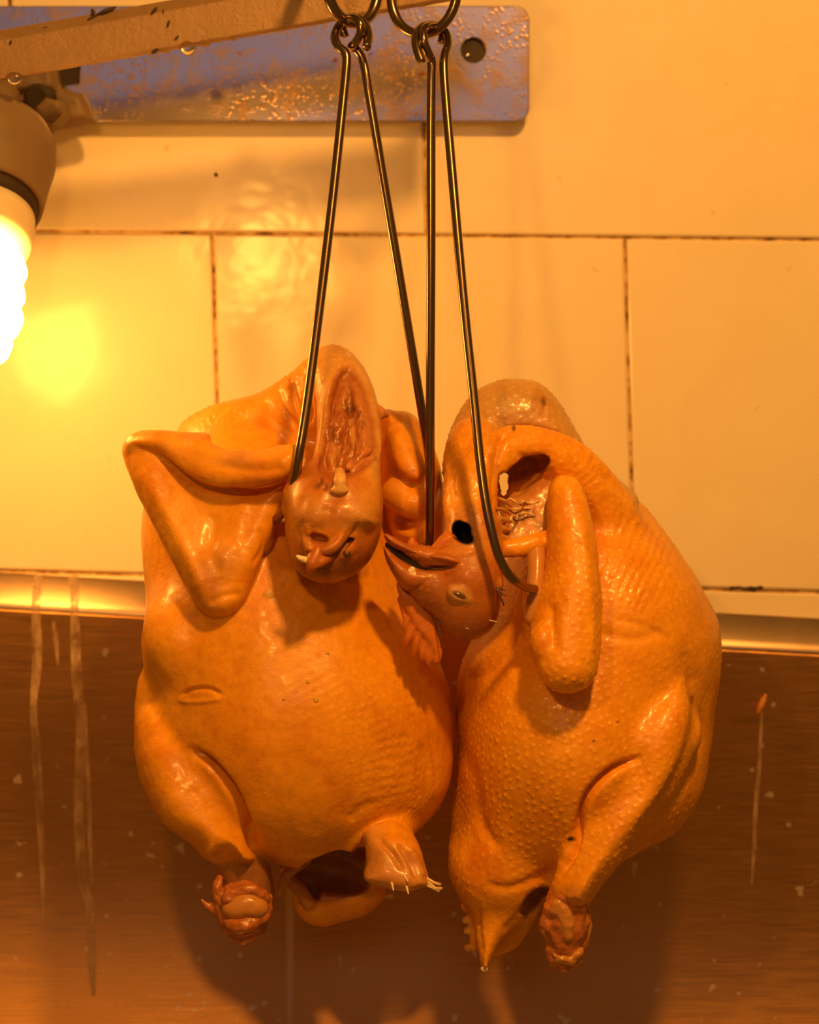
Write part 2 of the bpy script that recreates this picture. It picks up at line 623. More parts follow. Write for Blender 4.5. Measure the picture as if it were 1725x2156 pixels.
def surfnet(D, lo, h):
    S = D < 0
    nx, ny, nz = D.shape
    cnt = np.zeros((nx - 1, ny - 1, nz - 1), dtype=np.int8)
    for a in (0, 1):
        for b in (0, 1):
            for c in (0, 1):
                cnt += S[a:nx - 1 + a, b:ny - 1 + b, c:nz - 1 + c]
    I = np.argwhere((cnt > 0) & (cnt < 8))
    idx = np.full(cnt.shape, -1, dtype=np.int32)
    idx[I[:, 0], I[:, 1], I[:, 2]] = np.arange(len(I))
    corner = {}
    for a in (0, 1):
        for b in (0, 1):
            for c in (0, 1):
                corner[(a, b, c)] = D[I[:, 0] + a, I[:, 1] + b, I[:, 2] + c]
    acc = np.zeros((len(I), 3)); num = np.zeros(len(I))
    for axis in range(3):
        for u in (0, 1):
            for v in (0, 1):
                p0 = [0, 0, 0]; o = [i for i in range(3) if i != axis]
                p0[o[0]], p0[o[1]] = u, v
                p1 = list(p0); p1[axis] = 1
                a, b = corner[tuple(p0)], corner[tuple(p1)]
                x = (a < 0) != (b < 0)
                t = np.where(x, a / np.where(x, a - b, 1), 0)
                q = np.tile(np.array(p0, dtype=float), (len(I), 1))
                q[:, axis] += t
                acc += q * x[:, None]; num += x
    Vt = (I + acc / num[:, None]) * h + lo
    Fs = []
    for axis in range(3):
        sl0 = [slice(1, -1)] * 3; sl1 = [slice(1, -1)] * 3
        sl0[axis] = slice(0, -1); sl1[axis] = slice(1, None)
        A, B = S[tuple(sl0)], S[tuple(sl1)]
        E = np.argwhere(A != B)
        fl = A[E[:, 0], E[:, 1], E[:, 2]]
        o = [i for i in range(3) if i != axis]
        E[:, o[0]] += 1; E[:, o[1]] += 1
        q = []
        for (u, v) in ((-1, -1), (0, -1), (0, 0), (-1, 0)):
            c = E.copy(); c[:, o[0]] += u; c[:, o[1]] += v
            q.append(idx[c[:, 0], c[:, 1], c[:, 2]])
        Q = np.stack(q, 1)
        flip = fl if axis != 1 else ~fl
        Q[~flip] = Q[~flip][:, ::-1]
        Fs.append(Q)
    return Vt, np.concatenate(Fs)

def normals(Vt, F):
    a, b, c, d = (Vt[F[:, i]] for i in range(4))
    n = np.cross(c - a, d - b)
    out = np.zeros_like(Vt)
    for i in range(4):
        for k in range(3):
            out[:, k] += np.bincount(F[:, i], weights=n[:, k], minlength=len(Vt))
    return out / (np.linalg.norm(out, axis=1)[:, None] + 1e-9)

def np_mesh(Vt_m, F, name):
    me = bpy.data.meshes.new(name)
    me.vertices.add(len(Vt_m)); me.vertices.foreach_set('co', Vt_m.astype(np.float32).ravel())
    me.loops.add(F.size); me.loops.foreach_set('vertex_index', F.astype(np.int32).ravel())
    me.polygons.add(len(F))
    me.polygons.foreach_set('loop_start', np.arange(0, F.size, 4, dtype=np.int32))
    me.polygons.foreach_set('loop_total', np.full(len(F), 4, dtype=np.int32))
    me.update(calc_edges=True)
    me.validate()
    return me

def pixels(P):
    s = F_PX / (CAM_D + P[:, 1])
    return 862.5 + P[:, 0] * s, 1078.0 - P[:, 2] * s

def part(name, parent, sc, mat, rough=0.0, rs=2.0, colour=None):
    """a small sculpted part"""
    sc.build()
    Vt, F = sc.V, sc.F
    if rough > 0:
        n = normals(Vt, F)
        Vt = Vt + n * (vnoise(Vt, rs, 3) * rough + vnoise(Vt, rs * 2.7, 5) * rough)[:, None]
    me = np_mesh(Vt / 1000.0, F, name)
    return link(name, me, mat, parent)

# ------------------------------------------------------------------ the setting: tiled wall
WALL_Y = 180.0
T_TILE = 6.0

def quad_slab(name, px4, y_front, thick, bev, mat, parent):
    """a four-cornered slab (tile) with an eased front edge"""
    c = [at(px, py, y_front) for px, py in px4]
    ctr = sum(c) / 4
    ins = []
    for p in c:
        v = ctr - p
        ins.append(p + np.array([np.sign(v[0]) * bev, 0, np.sign(v[2]) * bev]))
    back = [p + np.array([0, thick, 0]) for p in c]
    edge = [p + np.array([0, bev * 0.7, 0]) for p in c]
    verts = [p / 1000 for p in ins + edge + back]
    f = [(0, 1, 2, 3)]
    for a in range(4):
        b = (a + 1) % 4
        f.append((a, 4 + a, 4 + b, b)); f.append((4 + a, 8 + a, 8 + b, 4 + b))
    f.append((11, 10, 9, 8))
    o = link(name, mesh_from(verts, f), mat, parent, smooth=False)
    return o

wall = bpy.data.objects.new('wall_back', None)
g0 = [at(-900, -950, WALL_Y + 2), at(2650, -950, WALL_Y + 2), at(2650, 2900, WALL_Y + 2), at(-900, 2900, WALL_Y + 2)]
vv = [p / 1000 for p in g0] + [(p + np.array([0, 40, 0])) / 1000 for p in g0]
wall = link('wall_back', mesh_from(vv, [(3, 2, 1, 0), (4, 5, 6, 7), (0, 1, 5, 4), (1, 2, 6, 5), (2, 3, 7, 6), (3, 0, 4, 7)]), M_GROUT, None, False)
set_props(wall, 'cream glazed tile wall with brown stained grout behind the birds', kind='structure')

def hline(i, x):
    return {0: -965 - 0.010 * x, 1: -240 + 0.0 * x, 2: 485.5 + 0.0110 * x, 3: 1203 + 0.0255 * x, 4: 1935 + 0.03 * x, 5: 2660 + 0.03 * x}[i]
joints = {0: [-850, 20, 890, 1760, 2630], 1: [-855, 15, 884, 1755, 2630], 2: [-415, 448, 1316, 2190], 3: [-870, 0, 905, 1790, 2650], 4: [-420, 450, 1330, 2200]}
slant = {0: 0.0, 1: 0.020, 2: 0.028, 3: 0.02, 4: 0.02}
gap = 4.0
for r in range(5):
    J = joints[r]
    for i in range(len(J) - 1):
        def cx(x, y): return x + slant[r] * (y - hline(r, 800))
        xa, xb = J[i], J[i + 1]
        q = []
        for (x, row, sx, sy) in ((xa, r, 1, 1), (xb, r, -1, 1), (xb, r + 1, -1, -1), (xa, r + 1, 1, -1)):
            y = hline(row, x)
            q.append((cx(x, y) + sx * gap, y + sy * gap))
        quad_slab('tile', q[::-1], WALL_Y - 0.4 * ((i * 7 + r * 3) % 3), T_TILE, 1.1, M_TILE, wall)
# black grime caught in the joint at the right
gm = Sculpt(0.5)
for k in range(9):
    gm.add(Ell(1540 + k * 8, 1240 + random.uniform(-4, 4), WALL_Y - 0.3, (random.uniform(1.0, 2.2), 0.9, random.uniform(0.8, 1.7))), 0.8)
part('grime_patch', wall, gm, M_DARK, 0.25, 1.5)
gm = Sculpt(0.4).add(Ell(455, 368, WALL_Y - 0.2, (1.3, 0.8, 1.5)), 0.5)
part('grime_patch', wall, gm, M_DARK, 0.2, 1.2)

# ------------------------------------------------------------------ steel splashback of the sink
spl = empty('steel_splashback', V(862, 2200, 165), 'brushed stainless steel splashback with dried milky drips below the tiles', 'splashback')
def lip(x): return 1206 + 0.0555 * x
prof = [(181.0, -0.2), (176.0, 0.0), (175.0, 1.0), (166.6, 14.6), (165.0, 17.2), (164.3, 19.6), (164.2, 20.4), (164.19, 21.0), (164.18, 22.5), (164.0, 60), (163.5, 110), (162.6, 145), (160.6, 175), (157.2, 200), (152.4, 222), (146.6, 242), (139.8, 262), (131, 284), (118, 308), (100, 332), (70, 356), (20, 376)]
def strip(prof_part, name, mat):
    verts, faces = [], []
    xs = np.linspace(-900, 2650, 28)
    for x in xs:
        top = at(x, lip(x), 181.0)
        for (y, dz) in prof_part:
            verts.append(np.array([top[0], y, top[2] - dz]) / 1000)
    n = len(prof_part)
    for i in range(len(xs) - 1):
        for k in range(n - 1):
            faces.append((i * n + k, i * n + k + 1, (i + 1) * n + k + 1, (i + 1) * n + k))
    o = link(name, mesh_from(verts, faces), mat, spl)
    md = o.modifiers.new('thickness', 'SOLIDIFY'); md.thickness = 0.0012; md.offset = -1
    return o
strip(prof[:8], 'rolled_lip', M_LIP)
strip(prof[7:], 'panel', M_STEEL)

# dried drips running down the panel (thin raised lime film)
def drip(pts, name='dried_drip'):
    sc = Sculpt(0.8)
    yy = 163.6
    sc.add(Tube([(px, py, yy, r) for px, py, r in pts], 3), 1.0)
    sc.build()
    Vt = sc.V.copy()
    px_, py_ = pixels(Vt)
    base = np.interp((py_ - lip(px_)) * 0.2845, [q[1] for q in prof], [q[0] for q in prof])
    Vt[:, 1] = base - 0.15 + (Vt[:, 1] - yy) * 0.10
    return link(name, np_mesh(Vt / 1000, sc.F, name), M_DRIP, spl)
M_DRIP, _nt, _b = new_mat('lime_film')
_vec = coords(_nt, (1, 1, 0.4))
_f = noise(_nt, _vec, 160, 4, 0.7)
_nt.links.new(mixc(_nt, _f, (0.45, 0.29, 0.16), (0.78, 0.55, 0.34)), _b.inputs['Base Color'])
_r = ramp(_nt, [(0.36, (0.06, 0.06, 0.06)), (0.66, (0.62, 0.62, 0.62))])
_nt.links.new(_f, _r.inputs['Fac'])
_nt.links.new(_r.outputs['Color'], _b.inputs['Alpha'])
_b.inputs['Roughness'].default_value = 0.75
drip([(74, 1222, 3.2), (75, 1272, 2.6), (78, 1400, 3.0), (70, 1480, 2.0), (76, 1580, 2.6), (84, 1700, 2.4), (92, 1850, 1.4), (96, 1950, 0.8)])
drip([(150, 1222, 3.4), (156, 1268, 2.4), (160, 1400, 3.2), (170, 1540, 2.8), (166, 1700, 3.0), (176, 1850, 2.8), (192, 1900, 2.6), (200, 2020, 2.4), (206, 2080, 1.2)])
drip([(178, 1480, 1.0), (186, 1650, 1.5), (190, 1760, 1.4), (196, 1860, 1.0)])
drip([(112, 1310, 0.9), (118, 1350, 1.6), (122, 1400, 0.8)])
drip([(1604, 1500, 0.9), (1600, 1600, 1.3), (1592, 1690, 1.4), (1588, 1780, 1.3), (1582, 1860, 0.6)])
sc = Sculpt(0.5).add(Tube([(1612, 1464, 163.5, 0.8), (1607, 1478, 163.3, 2.0), (1600, 1492, 163.3, 1.8), (1597, 1502, 163.5, 0.8)]), 0.5)
o = recenter(part('food_scrap', None, sc, M_SCRAP, 0.25, 1.2))
set_props(o, 'tiny orange food scrap stuck to the steel panel right of the birds', 'scrap')

# ------------------------------------------------------------------ wall bracket plate
PLATE_Y = 166.0
brk = empty('wall_bracket', V(630, 140, PLATE_Y), 'spotted bluish metal wall bracket plate with a round hole', 'bracket')
def rounded_rect(x0, y0, x1, y1, r, n=6):
    pts = []
    for (cx, cy, a0) in ((x1 - r, y0 + r, -90), (x1 - r, y1 - r, 0), (x0 + r, y1 - r, 90), (x0 + r, y0 + r, 180)):
        for k in range(n + 1):
            a = math.radians(a0 + 90 * k / n)
            pts.append((cx + r * math.cos(a), cy + r * math.sin(a)))
    return pts
def plate_with_holes(name, outline, holes, y, thick, mat, parent, bev=0.4):
    bm = bmesh.new()
    for loop in [outline] + holes:
        vs_ = [bm.verts.new(V(px, py, y)) for px, py in loop]
        for i in range(len(vs_)):
            bm.edges.new((vs_[i], vs_[(i + 1) % len(vs_)]))
    bmesh.ops.triangle_fill(bm, use_beauty=True, use_dissolve=True, edges=bm.edges[:], normal=(0, -1, 0))
    g = bmesh.ops.extrude_face_region(bm, geom=bm.faces[:])
    bmesh.ops.translate(bm, verts=[v for v in g['geom'] if isinstance(v, bmesh.types.BMVert)], vec=(0, thick / 1000, 0))
    bmesh.ops.recalc_face_normals(bm, faces=bm.faces[:])
    me = bpy.data.meshes.new(name); bm.to_mesh(me); bm.free()
    o = link(name, me, mat, parent, smooth=False)
    md = o.modifiers.new('bevel', 'BEVEL'); md.width = bev / 1000; md.segments = 2; md.limit_method = 'ANGLE'; md.angle_limit = math.radians(50)
    return o
hole = [(997 + 25 * math.cos(a), 105 + 26 * math.sin(a)) for a in np.linspace(0, 2 * math.pi, 24, endpoint=False)]
sq = [(122, 140), (168, 138), (166, 176), (128, 180)]
plate_with_holes('plate', rounded_rect(-420, 12, 1115, 256, 30), [hole, sq], PLATE_Y, 4.0, M_PLATE, brk, 0.7)
# dark disc added in the hole for its shade, spacer behind the plate
p0 = V(997, 105, PLATE_Y + 3.2)
link('hole_shade_disc', lathe([(0, 0.0073), (0.0090, 0.0073)], p0, (0, 1, 0), 24), M_DARK, brk, False)
link('glint_screw', lathe([(-0.0012, 0.0006), (-0.0008, 0.0018), (0, 0.0021)], V(985, 117, PLATE_Y + 3.4), (0, 1, 0), 12), M_PLATE, brk)
link('spacer', lathe([(0, 0.011), (0.0105, 0.011)], V(500, 60, PLATE_Y + 3.5), (0, 1, 0), 24), M_DARK, brk, False)
p0 = V(146, 158, PLATE_Y + 2.2)
link('slot_shade_disc', lathe([(0, 0.0072), (0.011, 0.0072)], p0, (0, 1, 0), 16), M_DARK, brk, False)  # dark disc added in the square hole for its shade

# ------------------------------------------------------------------ rail crossing the top left
def rail_pt(px, py, y): return at(px, py, y)
ra = empty('hanging_rail', V(300, 60, 40), 'scratched brown metal rail dripping water at the top left', 'rail')
def rail_section(px, yb):
    # lower edge, front face, ridge, upper face, back : heights follow the sloping lower edge
    low = 166 - 0.176 * px
    s = (CAM_D + yb) / F_PX
    b = at(px, low, yb)
    H = 81 * s; H2 = 27 * s
    return [b + np.array([0, 1.5, 0]), b + np.array([0, 0, 1.2]), b + np.array([0, 0, H]), b + np.array([0, 5.0, H + H2]), b + np.array([0, 9, H + H2]), b + np.array([0, 8, H]), b + np.array([0, 6, 1.0]), b + np.array([0, 5.0, 0])]
secs = []
for px in np.linspace(-500, 1015, 61):
    yb = 40 - 0.015 * px
    S_ = rail_section(px, yb)
    for i in range(len(S_)):
        S_[i] = S_[i] + np.array([0, 0, 0.30 * math.sin(px * 0.083 + i * 2.1) if i in (0, 1) else 0])
    secs.append(S_)
verts = [p / 1000 for S_ in secs for p in S_]
n = 8
faces = []
for i in range(len(secs) - 1):
    for k in range(n):
        faces.append((i * n + k, i * n + (k + 1) % n, (i + 1) * n + (k + 1) % n, (i + 1) * n + k))
faces += [tuple(range(n))[::-1], tuple((len(secs) - 1) * n + k for k in range(n))]
o = link('rail_bar', mesh_from(verts, faces), M_RAIL, ra, False)
md = o.modifiers.new('bevel', 'BEVEL'); md.width = 0.0006; md.segments = 2; md.limit_method = 'ANGLE'; md.angle_limit = math.radians(35)
# gouges in the rail faces
for (x0, y0, x1, y1, r) in ((178, 48, 205, 32, 1.0), (205, 30, 242, 16, 1.2), (194, 20, 198, 32, 1.1), (84, 65, 102, 58, 1.0), (318, 30, 330, 16, 0.9), (352, 58, 356, 44, 0.8), (368, 84, 376, 76, 0.8), (320, 112, 332, 104, 1.2), (20, 94, 24, 86, 0.8)):
    yy = 40 - 0.015 * x0 - 0.2
    low = 166 - 0.176 * x0
    if y0 < low - 86: yy += 3.0
    sc = Sculpt(0.4).add(Tube([(x0, y0, yy, r * 0.5), ((x0 + x1) / 2, (y0 + y1) / 2, yy - 0.1, r), (x1, y1, yy, r * 0.6)]), 0.4)
    part('gouge', ra, sc, M_DARK, 0.15, 1.0)
# water drops hanging from its lower edge
for (px, wpx, hpx) in ((30, 17, 12), (395, 17, 13), (430, 13, 6), (66, 5, 5), (345, 13, 5), (490, 9, 5)):
    yb = 40 - 0.015 * px
    low = 166 - 0.176 * px
    sc = Sculpt(0.35)
    sc.add(Ell(px, low + hpx * 0.25, yb + 1.5, (wpx * 0.26, 2.6, hpx * 0.30)), 0.5)
    if hpx > 8: sc.add(Ell(px + 1, low + hpx * 0.85, yb + 1.5, (wpx * 0.15, 1.8, hpx * 0.18)), 1.5)
    part('water_drop', ra, sc, M_WATER)

# ------------------------------------------------------------------ lamp at the left edge
lp = empty('work_lamp', V(-40, 300, 120), 'glowing spiral bulb in a brown lamp socket at the left edge', 'lamp')
ax_ = Vector((0.02, -0.50, -0.86)).normalized()
c_rim = V(-48, 432, 60)
link('socket', lathe([(-0.062, 0.012), (-0.058, 0.024), (-0.050, 0.0375), (-0.042, 0.041), (-0.030, 0.0412), (-0.016, 0.0385), (-0.004, 0.0368), (0.0, 0.0360), (0.0, 0.033), (-0.010, 0.033)], c_rim, ax_, 48), M_SOCKET, lp)
link('socket_gap_shade', lathe([(-0.006, 0.0333), (0.0085, 0.0333), (0.0090, 0.028)], c_rim, ax_, 40), M_DARK, lp)  # dark ring standing in for the shade in the socket gap
link('bulb_base', lathe([(0.006, 0.0300), (0.0075, 0.0324), (0.016, 0.0327), (0.026, 0.0320), (0.0285, 0.0300), (0.0295, 0.024)], c_rim, ax_, 48), M_BULBBASE, lp)
u = ax_.orthogonal().normalized(); v = ax_.cross(u)
pts, rad = [], []
turns, n = 4.0, 190
for i in range(n + 1):
    t = i / n
    a = 2 * math.pi * turns * t
    r = 0.0215 * (1.0 if t < 0.78 else 1 - 0.55 * ((t - 0.78) / 0.22) ** 1.5)
    if t < 0.06: r *= 0.80 + 0.2 * t / 0.06
    pts.append(c_rim + ax_ * (0.034 + 0.062 * t) + (u * math.cos(a) + v * math.sin(a)) * r)
    rad.append(0.0088)
link('spiral_tube', tube_mesh(pts, rad, 10), M_BULB, lp)
# arm, clamp and bolts joining the socket to the bracket
sc = Sculpt(0.9)
sc.add(Pillow([(-260, 165), (60, 168), (180, 200), (205, 262), (120, 275), (60, 330), (-260, 330)], 150, 12, 10, 6, sm=0), 1.0)
sc.add(Pillow([(20, 120), (120, 128), (128, 200), (20, 210)], 146, 14, 14, 5, sm=0), 2.0)
part('clamp', lp, sc, M_SOCKET, 0.3, 6)
link('bolt_head', lathe([(-0.010, 0.0052), (-0.009, 0.0078), (0.0, 0.0082), (0.012, 0.0082)], V(112, 236, 124), (0.1, 1, 0.1), 6), M_SOCKET, lp, False)
link('bolt_head', lathe([(-0.008, 0.0060), (-0.007, 0.0085), (0.012, 0.0085)], V(85, 208, 133), (0.1, 1, 0.1), 12), M_DARK, lp, False)
link('arm', tube_mesh([c_rim - ax_ * 0.060, c_rim - ax_ * 0.075 + Vector((0.005, 0.02, 0.004)), V(0, 235, 146)], 0.011, 14), M_SOCKET, lp)

# ------------------------------------------------------------------ rod, rings and hangers
WR = 2.35     # hook wire radius, mm
rod = link('hanging_rod', tube_mesh([V(640, -92, -22), V(1000, -92, -22)], 0.0045, 20), M_WIRE)
recenter(rod)
for px in (655, 985):
    link('rod_arm', tube_mesh([V(px, -92, -22), V(px, -92 + 6, 10), V(px, 80 - 0.176 * px, 45)], 0.004, 12), M_WIRE, rod)
set_props(rod, 'round steel rod above the birds carrying the two rings', 'rod')  # its arms reach back to the rail

def ring(name, cx, cy, y, rx, r_wire, yaw, label, tilt=0):
    """a wire ring in a vertical plane turned by yaw about z"""
    c = V(cx, cy, y)
    ca, sa = math.cos(math.radians(yaw)), math.sin(math.radians(yaw))
    pts = []
    for k in range(56):
        a = 2 * math.pi * k / 56
        x, z = rx * math.cos(a), rx * 1.08 * math.sin(a)
        pts.append(c + Vector((x * ca, x * sa, z)) / 1000)
    o = recenter(link(name, tube_mesh(pts, r_wire / 1000, 16, closed=True), M_WIRE))
    return set_props(o, label, 'ring', 'wire rings on the rod')
ring('wire_ring', 742, -25, -24, 16.6, 2.9, 40, 'wire ring at the top holding the left hanger')
ring('wire_ring', 893, -12, -24, 19.0, 2.7, -28, 'wire ring at the top holding the right hanger')

def wire(name, pts, parent, r=WR, n=8):
    P = catmull([at(*p) for p in pts], n) / 1000
    return link(name, tube_mesh(P, r / 1000, 16), M_WIRE, parent)

h1 = empty('double_hook', V(745, 60, -24), 'left wire double hook spread wide, holding the left chicken', 'hook', 'wire double hooks')
# left leg with its eye looped over the ring, and the hook that goes in under the wing
wire('hooked_leg', [(772, 100, -40), (776, 74, -34), (766, 48, -28), (742, 36, -24), (716, 52, -22), (705, 76, -24), (712, 96, -28), (727, 112, -30), (730, 135, -31),
                  (722, 220, -34), (705, 380, -41), (684, 560, -50), (660, 750, -60), (641, 890, -68), (630, 955, -70), (622, 1010, -68), (608, 1056, -62), (585, 1090, -50), (560, 1110, -34)], h1)
wire('looped_leg', [(727, 78, -19), (722, 56, -20), (738, 38, -30), (756, 46, -36), (760, 68, -36), (748, 92, -32), (741, 98, -27), (754, 108, -26), (766, 132, -26),
                   (778, 200, -27), (808, 380, -25), (838, 560, -22), (868, 740, -18), (886, 850, -14), (897, 915, -11), (904, 965, -9), (905, 1000, -7), (900, 1040, -2), (888, 1075, 8), (878, 1095, 22)], h1)
h2 = empty('double_hook', V(908, 70, -24), 'right wire double hook with legs close together, holding the right chicken', 'hook', 'wire double hooks')
wire('looped_leg', [(930, 92, -20), (932, 66, -20), (912, 54, -26), (895, 60, -34), (892, 84, -38), (902, 112, -36), (909, 130, -33), (909, 170, -33),
                  (908, 300, -32), (908, 500, -31), (907, 700, -29), (906, 900, -26), (906, 1050, -24), (905, 1130, -22), (900, 1180, -16), (885, 1210, -4)], h2)
wire('hooked_leg', [(888, 130, -42), (879, 104, -40), (876, 78, -36), (890, 56, -28), (914, 54, -20), (938, 68, -20), (944, 92, -26), (937, 116, -32), (935, 145, -35),
                   (940, 220, -38), (952, 360, -44), (966, 520, -52), (981, 680, -60), (998, 840, -68), (1010, 960, -74), (1022, 1050, -78), (1036, 1120, -80), (1052, 1175, -80), (1074, 1212, -78), (1100, 1232, -70), (1125, 1240, -56)], h2)

# ------------------------------------------------------------------ the chickens
SKIN = (0.78, 0.325, 0.008)
SKIN_PALE = (0.84, 0.40, 0.025)
HEADC = (0.44, 0.13, 0.018)
FLESH = (0.38, 0.115, 0.02)
DARKF = (0.12, 0.035, 0.012)
SHANK = (0.34, 0.15, 0.05)

def lattice_points(P, n, spacing, rot, jit, keep):
    """feather follicles: a jittered hexagonal lattice laid over each side of the bird"""
    pts = []
    for axis in (0, 1, 2):
        m = np.nonzero((np.abs(n[:, axis]) >= np.max(np.abs(n), axis=1) - 1e-6) & keep)[0]
        for sgn in (-1, 1):
            mm = m[n[m, axis] * sgn > 0]
            if len(mm) == 0: continue
            o = [i for i in range(3) if i != axis]
            c, s_ = math.cos(math.radians(rot)), math.sin(math.radians(rot))
            a, b = P[mm, o[0]], P[mm, o[1]]
            u_, v_ = (a * c + b * s_) / spacing, (-a * s_ + b * c) / (spacing * 0.866)
            row = np.round(v_).astype(int)
            colm = np.round(u_ - 0.5 * (row % 2)).astype(int)
            key = row.astype(np.int64) * 100003 + colm
            jx = (((key * 7919) % 1000) / 1000.0 - 0.5) * jit
            jy = (((key * 104729) % 1000) / 1000.0 - 0.5) * jit
            d = (u_ - 0.5 * (row % 2) - colm - jx) ** 2 + ((v_ - row - jy) * 0.866) ** 2
            order = np.lexsort((d, key))
            k_s = key[order]
            first = np.concatenate(([True], k_s[1:] != k_s[:-1]))
            sel = order[first]
            sel = sel[(d[sel] < 0.08) & (((key[sel] * 31337) % 100) > 12)]
            pts.append(P[mm[sel]])
    return np.concatenate(pts) if pts else np.zeros((0, 3))

class Bird:
    def __init__(s, sc, root, base):
        s.root, s.sc, s.base = root, sc, base
    def build(s, follicles=(), paints=(), flesh=(), spacing=4.2, rot=25, height=0.45, wrinkle=0.35, default_f=0.0, slits=(), ribs=()):
        sc = s.sc; sc.build()
        Vt, F = sc.V, sc.F
        n = normals(Vt, F)
        C = sc.colours(Vt, s.base)
        px, py = pixels(Vt)
        front = n[:, 1] < 0.25
        for (cx, cy, rx, ry, col, st) in paints:
            d = np.sqrt(((px - cx) / rx) ** 2 + ((py - cy) / ry) ** 2) + 0.35 * vnoise(Vt, 5.0, 11)
            w_ = np.clip(1.4 - d, 0, 1) * st * front
            C = C * (1 - w_[:, None]) + np.array(col) * w_[:, None]
        disp = wrinkle * (0.9 * vnoise(Vt, 17, 1) + 0.5 * vnoise(Vt, 7, 2) + 0.16 * vnoise(Vt, 2.6, 4))
        for (cx, cy, rx, ry, amp, sc_) in flesh:
            d = np.sqrt(((px - cx) / rx) ** 2 + ((py - cy) / ry) ** 2)
            w_ = np.clip(1.6 - 1.4 * d, 0, 1) * (n[:, 1] < 0.6)
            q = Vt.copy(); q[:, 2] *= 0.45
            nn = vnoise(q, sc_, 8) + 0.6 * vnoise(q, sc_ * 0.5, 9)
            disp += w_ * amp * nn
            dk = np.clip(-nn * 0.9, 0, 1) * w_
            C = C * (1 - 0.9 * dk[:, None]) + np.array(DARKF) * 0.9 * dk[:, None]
        for (line, wpx, depth) in slits:           # folds and creases drawn over the skin
            L_ = catmull(line, 4)
            m = np.nonzero((px > L_[:, 0].min() - 4 * wpx) & (px < L_[:, 0].max() + 4 * wpx) & (py > L_[:, 1].min() - 4 * wpx) & (py < L_[:, 1].max() + 4 * wpx) & (n[:, 1] < 0.35))[0]
            if len(m) == 0: continue
            d2 = np.full(len(m), 1e9); tt = np.zeros(len(m))
            for i in range(len(L_) - 1):
                a_, b_ = L_[i], L_[i + 1]
                e_ = b_ - a_
                t_ = np.clip(((px[m] - a_[0]) * e_[0] + (py[m] - a_[1]) * e_[1]) / (e_ @ e_ + 1e-9), 0, 1)
                q2 = (px[m] - a_[0] - t_ * e_[0]) ** 2 + (py[m] - a_[1] - t_ * e_[1]) ** 2
                up = q2 < d2
                tt[up] = (i + t_[up]) / (len(L_) - 1)
                d2 = np.minimum(d2, q2)
            fade = np.clip(5 * np.minimum(tt, 1 - tt) + 0.15, 0, 1)
            disp[m] -= depth * np.exp(-d2 / (wpx * wpx)) * fade * np.clip(0.6 - n[m, 1], 0, 1)
        for (cx, cy, rx, ry, ang, pitch, amp) in ribs:      # rows of feather tracts
            d = np.sqrt(((px - cx) / rx) ** 2 + ((py - cy) / ry) ** 2)
            w_ = np.clip(1.7 - 1.5 * d, 0, 1) * (n[:, 1] < 0.3)
            c_, s__ = math.cos(math.radians(ang)), math.sin(math.radians(ang))
            ph = (px * c_ + py * s__) / pitch + 0.45 * vnoise(Vt, 16, 21)
            al = (-px * s__ + py * c_) / (pitch * 1.3) + 1.0 * vnoise(Vt, 7, 22)
            disp += w_ * amp * np.sin(2 * math.pi * ph) * (0.65 + 0.35 * np.sin(2 * math.pi * al))
        strength = np.full(len(Vt), default_f)
        for (cx, cy, rx, ry, st) in follicles:
            d = np.sqrt(((px - cx) / rx) ** 2 + ((py - cy) / ry) ** 2)
            w_ = np.clip(1.8 - 1.4 * d, 0, 1)
            strength = strength * (1 - w_) + st * w_
        keep = strength > 0.05
        L = lattice_points(Vt, n, spacing, rot, 0.5, keep)
        if len(L):
            kd = KDTree(len(L))
            for i, p in enumerate(L): kd.insert(p, i)
            kd.balance()
            ii = np.nonzero(keep)[0]
            fd = [kd.find(Vt[i])[1:] for i in ii]
            dist = np.array([q[1] for q in fd]); which = np.array([q[0] for q in fd])
            size = 0.55 + 0.6 * ((which * 7919) % 101) / 101.0
            g = np.exp(-(dist / (spacing * 0.18)) ** 2) * strength[ii] * size
            disp[ii] += height * g
            w_ = (0.45 * g)[:, None]
            C[ii] = C[ii] * (1 - w_) + np.minimum(C[ii] * 1.35 + 0.05, 1) * w_
        Vt = Vt + n * disp[:, None]
        s.P, s.F = Vt, F
        s.bvh = BVHTree.FromPolygons([tuple(p) for p in Vt], [tuple(f) for f in F.tolist()])
        me = np_mesh(Vt / 1000.0, F, 'body')
        if len(me.vertices) == len(Vt):
            a = me.attributes.new('skin_colour', 'FLOAT_COLOR', 'POINT')
            a.data.foreach_set('color', np.concatenate([np.clip(C, 0, 1), np.ones((len(C), 1))], 1).astype(np.float32).ravel())
        s.obj = link('body', me, M_SKIN, s.root)
        print('bird', len(Vt))
        return s
    def depth(s, px, py, default=-40.0):
        d = Vector(at(px, py, 0) - np.array([0, -CAM_D, 0])).normalized()
        hit = s.bvh.ray_cast(Vector((0, -CAM_D, 0)), d)
        return hit[0].y if hit[0] is not None else default

def quill(bird, px, py, dx, dy, dz, L, r, mat, name='quill'):
    y = bird.depth(px, py)
    p0 = at(px, py, y + 0.6)
    d = np.array([dx, dy, dz], dtype=float); d /= np.linalg.norm(d)
    pts = [p0, p0 + d * L * 0.5 + np.array([0, 0, -0.03 * L]), p0 + d * L + np.array([0, 0, -0.10 * L])]
    return link(name, tube_mesh(catmull(pts, 4) / 1000, [r / 1000 * (1 - 0.07 * i) for i in range(9)], 8), mat, bird.root)

